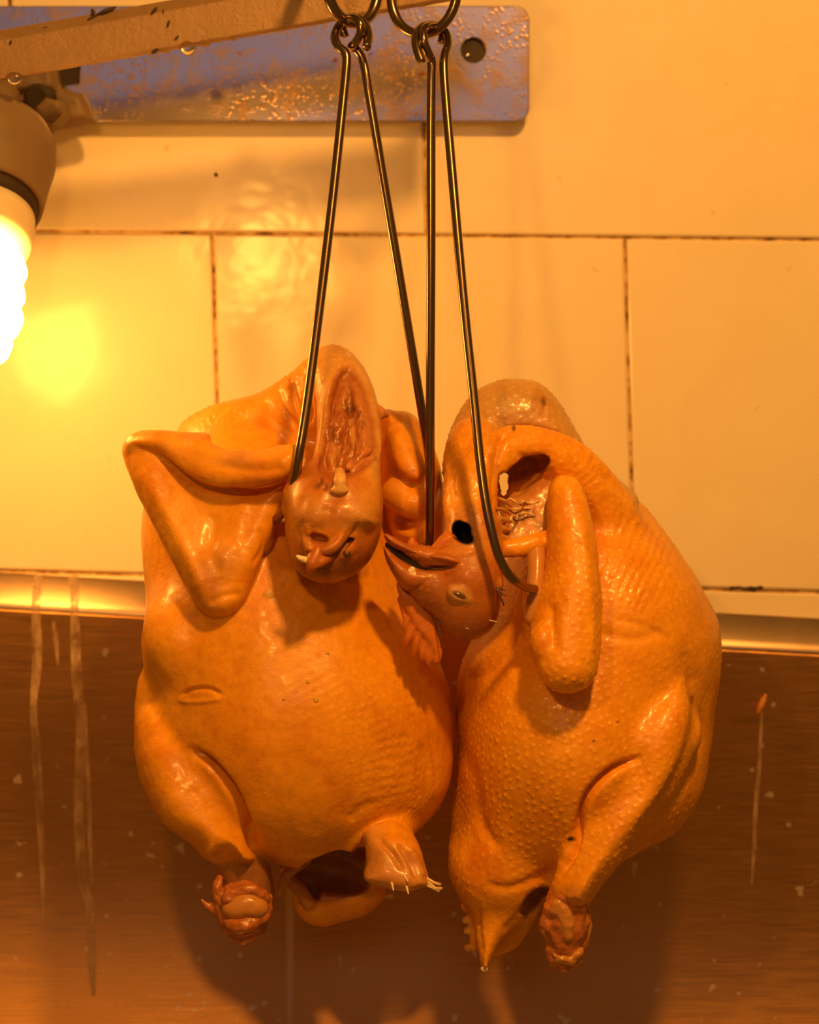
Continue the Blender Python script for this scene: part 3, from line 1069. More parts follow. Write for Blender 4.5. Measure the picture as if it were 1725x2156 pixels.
# ---- left chicken, breast to the camera
rootA = empty('plucked_chicken', V(620, 1250, 10), 'plucked yellow chicken on the left, breast forward, folded wing and neck slit open', 'chicken', 'plucked chickens on hooks')
A = Sculpt(0.75)
torso = [(385, 905), (450, 858), (540, 835), (640, 830), (760, 850), (806, 890), (812, 970), (815, 1060), (832, 1130), (860, 1230), (886, 1310), (925, 1390), (948, 1460), (957, 1540), (949, 1640), (922, 1702), (880, 1742), (800, 1775), (725, 1806), (650, 1815), (580, 1797), (525, 1778), (430, 1700), (335, 1610), (293, 1520), (290, 1440), (314, 1375), (311, 1290), (302, 1190), (302, 1080), (335, 980)]
A.add(Pillow(torso, [(900, 42), (1700, 6)], 62, 50, 70), 3)
A.add(Ell(625, 1520, -5, (66, 58, 70)), 18)                                    # belly and breast swell
A.add(Ell(560, 1330, 0, (52, 48, 60)), 20)
A.add(Ell(372, 1345, -16, (17, 26, 24)), 14)                                     # shoulder knob under the wing
# left leg
A.add(Pillow([(291, 1490), (325, 1455), (385, 1480), (432, 1545), (480, 1632), (512, 1705), (534, 1770), (540, 1805), (512, 1812), (490, 1792), (455, 1806), (430, 1800), (412, 1772), (350, 1737), (306, 1668), (287, 1580)], [(1450, 8), (1800, -26)], 40, 34, 30), 3.5)
A.add(Tube([(360, 1490, -2, 18), (385, 1590, -16, 23), (432, 1680, -26, 21), (476, 1760, -28, 14.5)]), 4)
A.add(Tube([(478, 1745, -22, 15), (500, 1800, -24, 13), (514, 1860, -22, 13.5), (512, 1930, -20, 13)]), 3, SHANK, 2.0)
A.add(Pillow([(535, 1790), (556, 1786), (572, 1840), (577, 1890), (566, 1930), (540, 1950), (530, 1880)], -6, 9, 9, 5), 3, (0.42, 0.2, 0.06), 2)
# right leg, coming towards the camera
A.add(Tube([(822, 1700, 4, 17), (822, 1748, -22, 12), (832, 1800, -44, 12.5)]), 6)
A.add(Pillow([(776, 1762), (806, 1748), (850, 1760), (884, 1800), (903, 1846), (897, 1866), (858, 1877), (806, 1868), (766, 1850), (774, 1810)], [(1750, -38), (1875, -52)], 15, 22, 11), 5, (0.60, 0.29, 0.07), 3)
A.cut(Tube([(800, 1766, -68, 2.0), (832, 1800, -72, 2.8), (858, 1836, -74, 1.6)]), 4)
# vent cavity and tail
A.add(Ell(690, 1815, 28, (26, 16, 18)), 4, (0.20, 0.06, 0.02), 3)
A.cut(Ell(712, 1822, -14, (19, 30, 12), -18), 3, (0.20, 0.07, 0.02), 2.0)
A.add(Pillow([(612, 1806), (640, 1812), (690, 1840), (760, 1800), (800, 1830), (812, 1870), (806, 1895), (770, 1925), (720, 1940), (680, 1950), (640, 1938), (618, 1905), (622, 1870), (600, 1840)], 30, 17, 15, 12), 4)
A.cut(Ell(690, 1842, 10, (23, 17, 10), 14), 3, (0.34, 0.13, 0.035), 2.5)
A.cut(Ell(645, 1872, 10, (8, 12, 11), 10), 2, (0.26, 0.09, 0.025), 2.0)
A.add(Tube([(640, 1806, 18, 4.5), (604, 1836, 12, 3.5), (590, 1862, 10, 2.8), (588, 1882, 10, 1.5)]), 2.5, (0.62, 0.28, 0.06), 2)
A.add(Tube([(598, 1850, 12, 3.0), (630, 1872, 12, 3.5), (650, 1900, 14, 4.0)]), 2, (0.55, 0.22, 0.05), 2)
# neck base rising to the fold
A.add(Pillow([(382, 905), (450, 857), (540, 828), (600, 793), (646, 757), (690, 734), (735, 770), (745, 850), (735, 930), (690, 990), (560, 985), (420, 950)], [(400, 900, 34), (700, 760, 2), (700, 1000, 14)], 24, 26, 24), 7)
for (x0, y0, x1, y1) in ((590, 815, 625, 905), (622, 795, 650, 880), (560, 850, 600, 925)):
    A.cut(Tube([(x0, y0, -8, 1.0), ((x0 + x1) / 2, (y0 + y1) / 2, -13, 2.6), (x1, y1, -10, 1.2)]), 4)
# neck falling forward, slit open, with the head
A.add(Pillow([(652, 770), (668, 738), (700, 726), (738, 740), (770, 780), (793, 838), (802, 900), (801, 1000), (795, 1080), (772, 1110), (640, 1110), (612, 1050), (622, 1012), (650, 985), (664, 940), (668, 880), (664, 830)], [(740, -4), (1000, -56)], 18, 16, 15), 3, (0.62, 0.31, 0.075), 2)
A.add(Ell(704, 1085, -62, (24.0, 22, 30)), 6, HEADC, 2.5)
A.add(Ell(694, 1130, -62, (21.0, 22, 22), 15), 6, HEADC, 2.5)
A.add(Ell(678, 1170, -62, (15.0, 18, 12.5), 20), 5, HEADC, 2.5)
A.add(Ell(622, 1040, -58, (5, 9, 11), 20), 6, HEADC, 2.0)
A.cut(Pillow([(684, 850), (706, 778), (742, 765), (776, 826), (794, 915), (790, 968), (752, 996), (710, 1006), (666, 990), (674, 930)], [(770, -46), (990, -82)], 14, 21, 5), 2.5, FLESH, 2.0)
A.add(Tube([(700, 980, -57, 2.6), (706, 930, -51, 3.2), (722, 870, -40, 3.0), (728, 815, -30, 2)]), 2, (0.55, 0.24, 0.06), 1.5)
A.add(Tube([(762, 975, -58, 2.4), (768, 930, -52, 3.6), (758, 870, -41, 3.2), (744, 815, -31, 2)]), 2, (0.52, 0.20, 0.05), 1.5)
A.add(Tube([(716, 880, -43, 3.2), (706, 910, -48, 4.2), (712, 940, -53, 2.5)]), 1.5, (0.42, 0.13, 0.035), 1.2)
A.add(Tube([(775, 950, -58, 1.6), (752, 964, -62, 1.8), (733, 985, -66, 1.4)]), 0.8, (0.55, 0.20, 0.05), 1.0)
A.add(Tube([(785, 965, -60, 1.4), (758, 978, -64, 1.7), (742, 992, -68, 1.4)]), 0.8, (0.50, 0.18, 0.05), 1.0)
A.add(Tube([(690, 985, -58, 1.6), (697, 965, -58, 2.6), (702, 990, -62, 2.2)]), 1.0, (0.5, 0.2, 0.05), 1.0)
for k in range(9):
    x0 = 690 + k * 11; yk = 800 + (k * 37) % 60
    A.add(Tube([(x0, 985 - (k * 53) % 40, -52 - (k % 3), 1.2), (x0 + 4 - (k % 4) * 3, (yk + 985) / 2, -42 - (k % 2) * 2, 1.7), (725 + k * 4, yk, -26, 0.8)]), 1.0, ((0.52, 0.20, 0.05), (0.36, 0.10, 0.03), (0.60, 0.30, 0.09))[k % 3], 1.0)
A.cut(Tube([(738, 850, -52, 1.2), (738, 890, -58, 1.9), (730, 940, -64, 1.8), (722, 975, -68, 1.0)]), 1.2, DARKF, 1.0)
A.add(Tube([(800, 870, -28, 4.0), (812, 872, -26, 2.2)]), 2, (0.6, 0.25, 0.06), 2)
A.cut(Ell(694, 1018, -86, (6, 4, 3.5), 25), 2, FLESH, 1.5)
A.cut(Ell(708, 1040, -90, (8, 6, 4.5), -10), 3, (0.42, 0.15, 0.04), 1.5)
# face: jaw plates folding towards the beak at the lower left
A.add(Tube([(640, 1110, -80, 1.6), (650, 1150, -83, 2.6), (660, 1168, -84, 2.2)]), 2.0, (0.56, 0.22, 0.05), 1.5)
A.add(Tube([(724, 1118, -81, 1.5), (706, 1150, -84, 2.8), (676, 1168, -85, 3.0), (655, 1165, -85, 2.4)]), 2.0, (0.56, 0.22, 0.05), 1.5)
A.cut(Ell(668, 1134, -84.5, (5.5, 4, 2.2), 12), 1.2, (0.25, 0.08, 0.02), 1.2)
A.cut(Tube([(645, 1162, -86, 1.0), (680, 1178, -87, 1.5), (712, 1166, -85, 1.2), (745, 1130, -80, 0.8)]), 1.2, (0.16, 0.05, 0.015), 1.2)
# near wing, folded
A.add(Pillow([(270, 938), (286, 915), (320, 907), (378, 914), (430, 958), (520, 1020), (608, 1000), (607, 1045), (585, 1100), (562, 1155), (532, 1228), (512, 1268), (480, 1291), (440, 1284), (411, 1256), (386, 1206), (346, 1132), (311, 1062), (286, 1002), (275, 965)], [(280, 930, -12), (600, 1010, -38), (460, 1280, -46)], 12, 14, 11), 2.2)
A.add(Tube([(290, 950, -18, 7), (360, 1080, -32, 9.5), (430, 1200, -44, 10.5), (455, 1255, -47, 8)]), 9)
A.add(Ell(470, 1185, -51, (9, 6, 9)), 6)
A.cut(Ell(468, 1180, -60.5, (2.0, 2.5, 1.8)), 1.2, (0.30, 0.1, 0.03), 1.2)
A.add(Pillow([(268, 938), (284, 914), (330, 905), (400, 910), (438, 913), (446, 932), (470, 945), (540, 950), (600, 936), (630, 944), (627, 985), (585, 1015), (505, 1029), (440, 1026), (385, 1000), (335, 958), (295, 948)], [(280, 930, -20), (630, 960, -56), (450, 1025, -46)], 11, 10, 10), 1.8)
A.add(Ell(283, 938, -22, (4.5, 5, 5.5)), 2.5, (0.72, 0.40, 0.1), 2)
A.cut(Tube([(292, 938, -31, 0.8), (297, 950, -32, 1.3), (290, 962, -32, 0.9)]), 1.0)
A.add(Ell(556, 1140, -40, (5, 5, 6)), 2, (0.66, 0.40, 0.13), 2)
A.cut(Ell(549, 1132, -46, (2.2, 3, 2.4)), 1.0, FLESH, 1.0)
# far wing at the right of the neck
A.add(Pillow([(800, 885), (838, 866), (874, 876), (898, 915), (922, 965), (938, 1050), (936, 1120), (900, 1160), (850, 1150), (815, 1090)], [(870, 26), (1150, 12)], 20, 18, 15), 4)
A.add(Pillow([(815, 905), (845, 890), (868, 915), (884, 955), (894, 985), (884, 1012), (856, 1008), (832, 980), (822, 950)], [(890, 8), (1010, -8)], 8, 14, 7), 2.0)
A.cut(Ell(862, 990, -17, (7.5, 3.5, 4.0), -12), 1.5, (0.50, 0.19, 0.05), 1.5)
A.cut(Ell(852, 1082, -6, (9, 10, 10), 30), 4)
A.add(Tube([(838, 1040, 0, 9), (875, 1060, -4, 8), (900, 1020, 0, 7)]), 5)
# contact line of leg and belly

# slit in the breast skin
A.cut(Tube([(378, 1462, -58, 0.6), (410, 1450, -61, 1.4), (440, 1452, -63, 1.6), (468, 1462, -65, 0.9)]), 1.5, (0.62, 0.30, 0.09), 1.2)

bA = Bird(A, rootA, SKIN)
bA.build(
    follicles=[(650, 780, 140, 70, 1.0), (735, 900, 60, 110, 0.0), (800, 1580, 110, 190, 0.62), (850, 1650, 70, 100, 0.8), (640, 1130, 90, 110, 0.0), (420, 870, 110, 40, 0.9), (450, 1700, 120, 140, 0.25)],
    paints=[(430, 1110, 90, 90, SKIN_PALE, 0.5), (450, 960, 150, 40, SKIN_PALE, 0.4), (430, 1250, 40, 40, (0.52, 0.23, 0.05), 0.5), (505, 970, 40, 18, (0.42, 0.22, 0.09), 0.55), (470, 1180, 40, 40, (0.62, 0.33, 0.12), 0.5), (680, 1110, 90, 110, HEADC, 0.5),
            (503, 1845, 34, 40, (0.30, 0.12, 0.03), 0.75), (640, 1440, 130, 90, SKIN_PALE, 0.35), (350, 1420, 60, 80, SKIN_PALE, 0.4), (690, 1190, 80, 34, (0.22, 0.06, 0.015), 0.75),  # last patch darkens under the head: dark skin plus painted shade
            (835, 1850, 70, 28, (0.62, 0.24, 0.05), 0.4), (410, 918, 30, 10, (0.6, 0.2, 0.05), 0.6)],
    ribs=[(825, 1600, 75, 150, 74, 19, 0.17), (860, 1480, 50, 90, 66, 20, 0.13), (690, 1470, 90, 60, 60, 17, 0.08)],
    slits=[([(405, 1580), (440, 1606), (474, 1645), (500, 1690), (520, 1740), (536, 1790)], 9, 7.0), ([(378, 1466), (405, 1452), (440, 1450), (468, 1463)], 4, 1.8), ([(372, 1474), (400, 1478), (440, 1476), (466, 1470)], 5, -0.9),
           ([(720, 1806), (745, 1775), (775, 1752), (815, 1738), (850, 1742)], 9, -2.2), ([(795, 1765), (825, 1795), (850, 1830)], 7, 2.0), ([(860, 1780), (880, 1815), (895, 1845)], 6, -1.2), ([(840, 1775), (865, 1815), (880, 1850)], 6, 1.8),
           ([(330, 955), (400, 1010), (450, 1030), (540, 1035), (610, 1015)], 6, 2.2), ([(300, 980), (350, 1080), (400, 1180), (430, 1260)], 14, -1.6), ([(520, 1045), (500, 1110), (490, 1170)], 16, -1.2), ([(455, 1080), (445, 1150), (460, 1215)], 14, 1.3),
           ([(440, 1270), (470, 1255), (510, 1250)], 8, 0.9), ([(390, 925), (470, 965), (560, 970), (615, 955)], 12, -1.0), ([(450, 975), (540, 990), (600, 985)], 9, 0.9),
           ([(585, 820), (600, 860), (625, 900)], 8, 1.8), ([(615, 800), (628, 850), (648, 890)], 7, 2.4), ([(556, 845), (585, 890), (620, 920)], 9, 1.4), ([(480, 870), (540, 900), (610, 935)], 12, 1.0), ([(640, 780), (650, 830), (655, 880)], 6, 1.6),
           ([(640, 1040), (632, 1090), (640, 1140)], 10, 0.8), ([(690, 1060), (690, 1100), (672, 1125)], 14, 1.2), ([(650, 1165), (690, 1178), (715, 1165), (742, 1130), (755, 1100)], 5, 1.5), ([(655, 1150), (685, 1158), (712, 1140), (728, 1110)], 6, -1.2), ([(645, 1100), (650, 1135), (652, 1165)], 6, -1.2), ([(715, 1178), (735, 1165), (748, 1150)], 8, -0.7),
           ([(545, 1110), (555, 1150), (530, 1190)], 6, 1.0), ([(700, 790), (686, 850), (676, 930), (664, 985)], 5, -1.4), ([(776, 815), (798, 900), (795, 970)], 5, -1.2), ([(735, 1730), (760, 1700), (800, 1690)], 10, 1.0), ([(880, 1560), (900, 1620), (895, 1690)], 8, 0.7), ([(905, 1540), (918, 1600), (915, 1660)], 6, 0.6)],
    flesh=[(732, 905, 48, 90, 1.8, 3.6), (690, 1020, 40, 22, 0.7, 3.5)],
    spacing=4.0, rot=20, height=0.58, wrinkle=0.50)

# exposed parts of the left chicken
sc = Sculpt(0.5).add(Tube([(716, 1030, bA.depth(712, 1040) + 1, 3.2), (716, 1010, bA.depth(716, 1010, -75) - 3, 3.0), (715, 996, bA.depth(715, 996, -72) - 4, 2.8)]), 1)
sc.add(Ell(716, 1032, bA.depth(716, 1032) - 1, (4.4, 2.4, 2.2)), 1.5)
o = part('windpipe', rootA, sc, M_BONE, 0.25, 2.5); o['label'] = 'pale stub of windpipe in the slit neck'
y = bA.depth(728, 1168)
part('eye', rootA, Sculpt(0.35).add(Ell(730, 1166, y + 1.0, (2.3, 1.8, 2.0)), 0.4), M_EYE)
ybk = bA.depth(660, 1178)
sc = Sculpt(0.5).add(Tube([(668, 1165, ybk + 1, 4.0), (658, 1185, ybk - 2, 3.2), (652, 1203, ybk - 2, 1.4)]), 1.5).add(Tube([(700, 1172, bA.depth(700, 1172) + 1, 2.0), (678, 1182, ybk - 1, 2.6), (660, 1190, ybk - 2, 2.0)]), 1.5)
part('beak', rootA, sc, M_BEAK, 0.25, 2.5)
sc = Sculpt(0.4).add(Tube([(645, 1180, ybk - 1, 1.6), (634, 1176, ybk - 1, 1.5), (626, 1172, ybk, 0.7)]), 0.8)
part('crumb', rootA, sc, M_CRUMB, 0.3, 1.2)
# left leg stump
hj = Sculpt(0.6)
hj.add(Tube([(508, 1886, -30, 10.5), (512, 1905, -32, 12.5), (514, 1938, -28, 11.5), (512, 1962, -26, 6)]), 3)
for (px, py, y_, r) in ((466, 1890, -34, 3.5), (462, 1908, -34, 3.5), (480, 1945, -34, 4.5), (505, 1966, -32, 4.2), (515, 1974, -30, 2.6), (540, 1950, -30, 4.5), (558, 1900, -26, 4.5), (535, 1882, -38, 3.0), (488, 1886, -40, 3.0), (552, 1890, -30, 3.5)):
    hj.add(Ell(px, py, y_, (r, r, r * 1.2)), 2.0)
hj.add(Tube([(468, 1905, -34, 3.2), (448, 1912, -34, 2.4), (432, 1902, -34, 1.6), (425, 1896, -34, 0.9)]), 2.0)
hj.add(Tube([(462, 1850, -34, 2.2), (458, 1880, -36, 2.8), (470, 1930, -36, 3.0), (476, 1955, -34, 1.6)]), 1.5)
hj.add(Tube([(474, 1915, -38, 2.6), (482, 1890, -41, 2.8), (506, 1876, -42, 2.4), (534, 1876, -41, 3.0), (558, 1894, -37, 3.0), (564, 1925, -33, 2.4)]), 2.0)
hj.add(Tube([(474, 1936, -38, 3.0), (498, 1948, -42, 4.2), (525, 1944, -42, 3.8), (555, 1930, -38, 3.0)]), 2.0)
o = part('leg_stump', rootA, hj, M_FLESH, 0.7, 2.6); o['label'] = 'raw red end of the cut left leg'
cj = Sculpt(0.5).add(Ell(524, 1906, -40, (10.0, 7.0, 6.8), 14), 1).add(Ell(498, 1914, -40, (7.5, 6.5, 5.6)), 3)
c_ = part('cartilage', o, cj, M_CART, 0.3, 4); 
# tendon end and quill stubs on the right leg
for (px, py, dx, dz) in ((825, 1858, 0.2, -0.7), (850, 1842, 0.5, -0.6), (856, 1866, 0.2, -0.6)):
    quill(bA, px, py, dx, -0.5, dz, 4.2, 0.85, M_QUILL)
for (px, py) in ((897, 1848), (900, 1856), (894, 1862)):
    y_ = -52
    p0 = at(px, py, y_); 
    link('quill', tube_mesh([Vector(p0 / 1000), Vector((p0 + np.array([4.0, 0.0, -1.6 - 0.3 * (px - 894)])) / 1000), Vector((p0 + np.array([7.5, 0.5, -3.6])) / 1000)], 0.0008, 8), M_QUILL, rootA)
# drops of water on the breast
for (px, py, r) in ((566, 1255, 3.2), (690, 1376, 1.1), (648, 1436, 1.1), (665, 1474, 1.6), (598, 1472, 0.9)):
    y_ = bA.depth(px, py)
    part('water_drop', rootA, Sculpt(0.35).add(Ell(px, py, y_ + 0.2, (r, 0.9, r * 1.05)), 0.4), M_DROP)

# ---- right chicken, seen from its side
rootB = empty('plucked_chicken', V(1230, 1400, 20), 'plucked yellow chicken on the right, side view with goose-bumped skin and a combed head hanging', 'chicken', 'plucked chickens on hooks')
B = Sculpt(0.75)
B.add(Pillow([(1040, 1240), (1000, 1330), (972, 1400), (962, 1480), (968, 1560), (957, 1660), (950, 1740), (957, 1808), (990, 1842), (1040, 1880), (1100, 1888), (1160, 1868), (1230, 1830), (1300, 1798), (1360, 1778), (1420, 1750), (1472, 1680), (1494, 1580), (1506, 1480), (1516, 1380), (1508, 1300), (1470, 1230), (1430, 1165), (1380, 1092), (1330, 1040), (1270, 985), (1215, 975), (1150, 1040), (1090, 1130)], [(1000, 40), (1800, 22)], 58, 52, 64), 3)
B.add(Ell(1200, 1560, 2, (52, 56, 66), -8), 18)
B.add(Ell(1290, 1330, 6, (46, 46, 60), -18), 18)
# thigh and drumstick
B.add(Pillow([(1255, 1520), (1340, 1440), (1420, 1400), (1462, 1440), (1472, 1510), (1448, 1620), (1390, 1715), (1314, 1800), (1270, 1850), (1248, 1882), (1230, 1905), (1200, 1908), (1172, 1888), (1166, 1868), (1184, 1822), (1208, 1765), (1224, 1705), (1258, 1655), (1290, 1620)], [(1450, -4), (1880, -26)], 40, 34, 30), 5)
B.add(Tube([(1400, 1540, -14, 20), (1320, 1660, -26, 19), (1250, 1780, -32, 15), (1205, 1870, -32, 10.5)]), 4)
# vent skirt and tail
B.add(Pillow([(968, 1790), (996, 1838), (1012, 1880), (1060, 1892), (1112, 1886), (1116, 1905), (1092, 1940), (1052, 1982), (1034, 2022), (1020, 2044), (1010, 2020), (1000, 1960), (998, 1900), (985, 1860)], [(1850, 12), (2040, -4)], 15, 12, 11), 14)
B.add(Pillow([(1050, 1900), (1120, 1885), (1140, 1890), (1128, 1930), (1104, 1975), (1080, 2000), (1040, 2012), (1032, 1990), (1040, 1950)], 22, 9, 9, 7), 4)
B.add(Pillow([(1000, 1850), (1010, 1900), (1008, 1960), (1004, 2000), (992, 1996), (986, 1950), (988, 1900)], 16, 7, 7, 4), 3)
for (px, py) in ((984, 1910), (984, 1937), (986, 1960), (986, 1996)):
    B.add(Ell(px, py, 14, (2.6, 3, 2.0), random.uniform(-20, 20)), 1.2, (0.74, 0.45, 0.14), 2)
B.add(Ell(1062, 1842, 2, (26, 22, 20)), 14)
B.cut(Ell(1135, 1905, -10, (8, 26, 10), 25), 3, (0.40, 0.16, 0.04), 2)
# back fold of the neck skin
B.add(Pillow([(934, 1010), (940, 935), (964, 872), (1000, 826), (1045, 803), (1085, 797), (1130, 804), (1172, 838), (1200, 882), (1236, 942), (1296, 1002), (1345, 1055), (1300, 1100), (1180, 1000), (1110, 965), (1060, 985), (1030, 1030), (960, 1040)], [(800, 18), (1040, 10)], 20, 18, 18), 4, (0.56, 0.30, 0.08), 3)
# the neck itself: out of the body, over, and down to the head
B.add(Tube([(1290, 1120, 2, 17), (1245, 1040, -6, 16), (1190, 975, -14, 13.5), (1110, 940, -22, 11.5), (1045, 958, -28, 12.5), (1005, 1010, -33, 14), (992, 1080, -40, 13)]), 5)
B.add(Pillow([(934, 1010), (936, 950), (955, 900), (990, 880), (1040, 905), (1052, 960), (1046, 1020), (1050, 1100), (1056, 1160), (1000, 1180), (940, 1150), (945, 1100), (934, 1060)], [(900, -10), (1150, -44)], 17, 18, 14), 4)
# head
B.add(Ell(990, 1225, -52, (17.0, 17, 20)), 4, HEADC, 4)
B.add(Ell(982, 1282, -50, (16.5, 16, 16)), 5, HEADC, 4)
B.add(Ell(930, 1240, -52, (18, 12, 13), 25), 5, HEADC, 4)
B.add(Ell(886, 1217, -53, (13.5, 10, 8.2), 22), 3, HEADC, 3)
B.add(Ell(908, 1171, -56, (16.5, 9, 4.4), 14), 2, (0.48, 0.15, 0.02), 3)
B.cut(Tube([(812, 1148, -62, 1.2), (850, 1172, -62, 1.5), (890, 1190, -64, 1.5), (935, 1192, -68, 0.8)]), 1.0, (0.05, 0.015, 0.008), 1.0)  # mouth slit, its shade coloured near black
B.add(Tube([(1000, 1110, -46, 13), (985, 1170, -50, 14)]), 5, (0.56, 0.22, 0.05), 3)
B.add(Ell(955, 1190, -56, (15, 8, 6), 5), 3, HEADC, 3)
B.add(Ell(1044, 1230, -58, (3.6, 3.6, 3.6)), 2.0, (0.58, 0.22, 0.05), 2)
B.add(Ell(968, 1252, -67, (6.2, 2.6, 3.8), 22), 2.0, (0.60, 0.30, 0.09), 1.6)            # eyelids
B.cut(Ell(968, 1254, -71, (5.0, 2.6, 1.5), 24), 0.6, (0.28, 0.14, 0.06), 0.8)
B.cut(Tube([(972, 1118, -80, 4.6), (974, 1120, -50, 4.4), (976, 1122, -40, 3.0)], 1), 0.8, (0.012, 0.005, 0.003), 1.6)   # ear opening
B.cut(Ell(964, 1110, -60, (3.0, 10, 3.4), 15), 0.8, (0.012, 0.005, 0.003), 1.4)
B.cut(Ell(980, 1132, -62, (4.2, 10, 2.8), 20), 0.8, (0.012, 0.005, 0.003), 1.4)
B.add(Pillow([(1035, 950), (1100, 935), (1180, 960), (1215, 1010), (1190, 1110), (1100, 1120), (1050, 1080), (1030, 1010)], [(950, 4), (1100, -6)], 10, 18, 10), 5)
# recess under the neck arch, with the bright gap through it
B.cut(Ell(1105, 985, -18, (15, 18, 6), -24), 4, (0.50, 0.22, 0.05), 2)
B.cut(Tube([(1062, 1004, -60, 2.4), (1062, 1004, 60, 2.4)], 1), 1.0)
B.cut(Tube([(1061, 1014, -60, 2.3), (1061, 1014, 60, 2.3)], 1), 1.0)
B.cut(Tube([(1063, 1026, -60, 2.5), (1063, 1026, 60, 2.5)], 1), 1.0)
B.cut(Tube([(1062, 1038, -60, 1.8), (1062, 1038, 60, 1.8)], 1), 1.0)
B.cut(Ell(1092, 1035, -34, (9, 18, 11)), 4, (0.46, 0.19, 0.045), 2)
# skin web and folds between neck and wing
B.add(Pillow([(1060, 1060), (1100, 1040), (1135, 1010), (1175, 1000), (1180, 1120), (1160, 1170), (1070, 1175), (1050, 1140)], [(1010, -14), (1170, -32)], 7, 16, 6), 3, (0.55, 0.25, 0.065), 2)
B.add(Tube([(1046, 1158, -44, 4.5), (1085, 1156, -42, 5.5), (1130, 1142, -40, 5.0), (1160, 1130, -36, 4)]), 2)
for k in range(6):
    B.add(Tube([(1050, 1050 + k * 20, -48, 1.2), (1064, 1056 + k * 19, -44, 1.3), (1076, 1066 + k * 17, -38, 0.7)]), 1.2, (0.62, 0.32, 0.08), 1)
B.cut(Ell(1085, 1200, -34, (13, 16, 8), 10), 3, (0.48, 0.17, 0.04), 2)
# wing hanging
B.add(Pillow([(1166, 1012), (1190, 1004), (1214, 1016), (1234, 1060), (1248, 1120), (1256, 1190), (1266, 1250), (1268, 1330), (1261, 1390), (1244, 1430), (1205, 1452), (1165, 1444), (1131, 1408), (1117, 1350), (1120, 1300), (1142, 1220), (1152, 1140), (1156, 1060)], [(1010, -34), (1440, -62)], 15, 24, 14), 2.2)
B.add(Tube([(1192, 1040, -40, 7), (1215, 1180, -54, 9), (1205, 1320, -64, 10), (1196, 1400, -66, 12)]), 8)
B.add(Ell(1142, 1352, -66, (6, 7, 8)), 5)
B.cut(Tube([(1158, 1270, -78, 0.8), (1160, 1320, -80, 2.0), (1168, 1360, -80, 1.0)]), 4)

bB = Bird(B, rootB, (0.84, 0.355, 0.008))
bB.build(
    default_f=0.75,
    follicles=[(1000, 1240, 90, 120, 0.06), (1100, 1100, 70, 60, 0.15), (1360, 1330, 90, 60, 0.25), (1200, 1250, 70, 200, 0.85), (1130, 1600, 160, 200, 1.0), (1320, 1700, 110, 160, 0.95), (1480, 1450, 30, 300, 0.3), (1060, 1920, 70, 70, 0.3), (1200, 1880, 50, 30, 0.2)],
    paints=[(1140, 850, 22, 30, (0.50, 0.19, 0.05), 0.6), (1145, 845, 6, 10, (0.16, 0.04, 0.015), 0.9), (1082, 898, 4, 4, (0.05, 0.015, 0.01), 1.0), (1070, 850, 60, 40, (0.46, 0.28, 0.09), 0.5),
            (900, 1195, 55, 5, (0.03, 0.01, 0.005), 0.9), (860, 1185, 22, 6, (0.03, 0.01, 0.005), 0.9), (900, 1265, 70, 60, (0.26, 0.09, 0.025), 0.45), (990, 1310, 70, 40, (0.30, 0.095, 0.022), 0.6), (1200, 1767, 5, 5, (0.03, 0.012, 0.01), 1.0), (1468, 1470, 5, 12, (0.28, 0.06, 0.02), 0.8),  # first two: shade of the mouth slit painted near black
            (1200, 1885, 30, 22, (0.40, 0.18, 0.06), 0.6), (1350, 1310, 80, 40, SKIN_PALE, 0.4), (1110, 1590, 90, 90, SKIN_PALE, 0.4), (1300, 1520, 3, 3, (0.05, 0.02, 0.01), 1.0), (1250, 1560, 2.5, 2.5, (0.05, 0.02, 0.01), 1.0)],
    ribs=[(1340, 1170, 90, 130, 25, 18, 0.26), (1230, 1000, 70, 40, 40, 17, 0.2), (1110, 930, 70, 30, 90, 15, 0.15)],
    slits=[([(1345, 1596), (1300, 1616), (1262, 1646), (1234, 1684), (1220, 1735), (1208, 1790), (1182, 1840)], 8, 6.5), ([(1440, 1370), (1462, 1430), (1472, 1500), (1456, 1580), (1422, 1655), (1372, 1728), (1320, 1790)], 16, 3.2),
           ([(1170, 1140), (1200, 1120), (1230, 1140)], 12, -0.6), ([(1160, 1270), (1162, 1320), (1170, 1370)], 10, 1.6), ([(1225, 1080), (1236, 1200), (1248, 1320), (1240, 1400)], 9, -0.9), ([(1260, 1330), (1330, 1345), (1400, 1330)], 12, 0.9), ([(1290, 1300), (1360, 1320), (1420, 1350)], 8, 0.6),
           ([(1040, 930), (1100, 905), (1180, 925), (1260, 985), (1330, 1060)], 10, 2.6), ([(1060, 905), (1046, 960), (1042, 1030), (1050, 1100)], 9, 2.0), ([(960, 930), (950, 1000), (955, 1070)], 10, 0.9), ([(1090, 950), (1130, 985), (1165, 1000)], 8, 1.2), ([(1130, 830), (1150, 850), (1140, 880)], 6, 0.7),
           ([(960, 1540), (1000, 1640), (1015, 1730), (1060, 1800)], 12, 1.4), ([(1020, 1860), (1070, 1870), (1130, 1850), (1170, 1830)], 10, 1.4), ([(1005, 1900), (1010, 1960), (1016, 2010)], 6, 1.0), ([(1060, 1960), (1085, 1935), (1105, 1910)], 8, 1.2),
           ([(815, 1150), (848, 1179), (888, 1195), (930, 1198), (962, 1190)], 5, 3.0), ([(935, 1205), (955, 1200), (975, 1186)], 6, -0.8), ([(935, 1172), (970, 1168), (1000, 1160)], 6, -0.7), ([(945, 1240), (970, 1236), (995, 1250)], 5, -0.5)],
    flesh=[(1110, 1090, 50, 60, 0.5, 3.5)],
    spacing=4.5, rot=32, height=0.62, wrinkle=0.38)

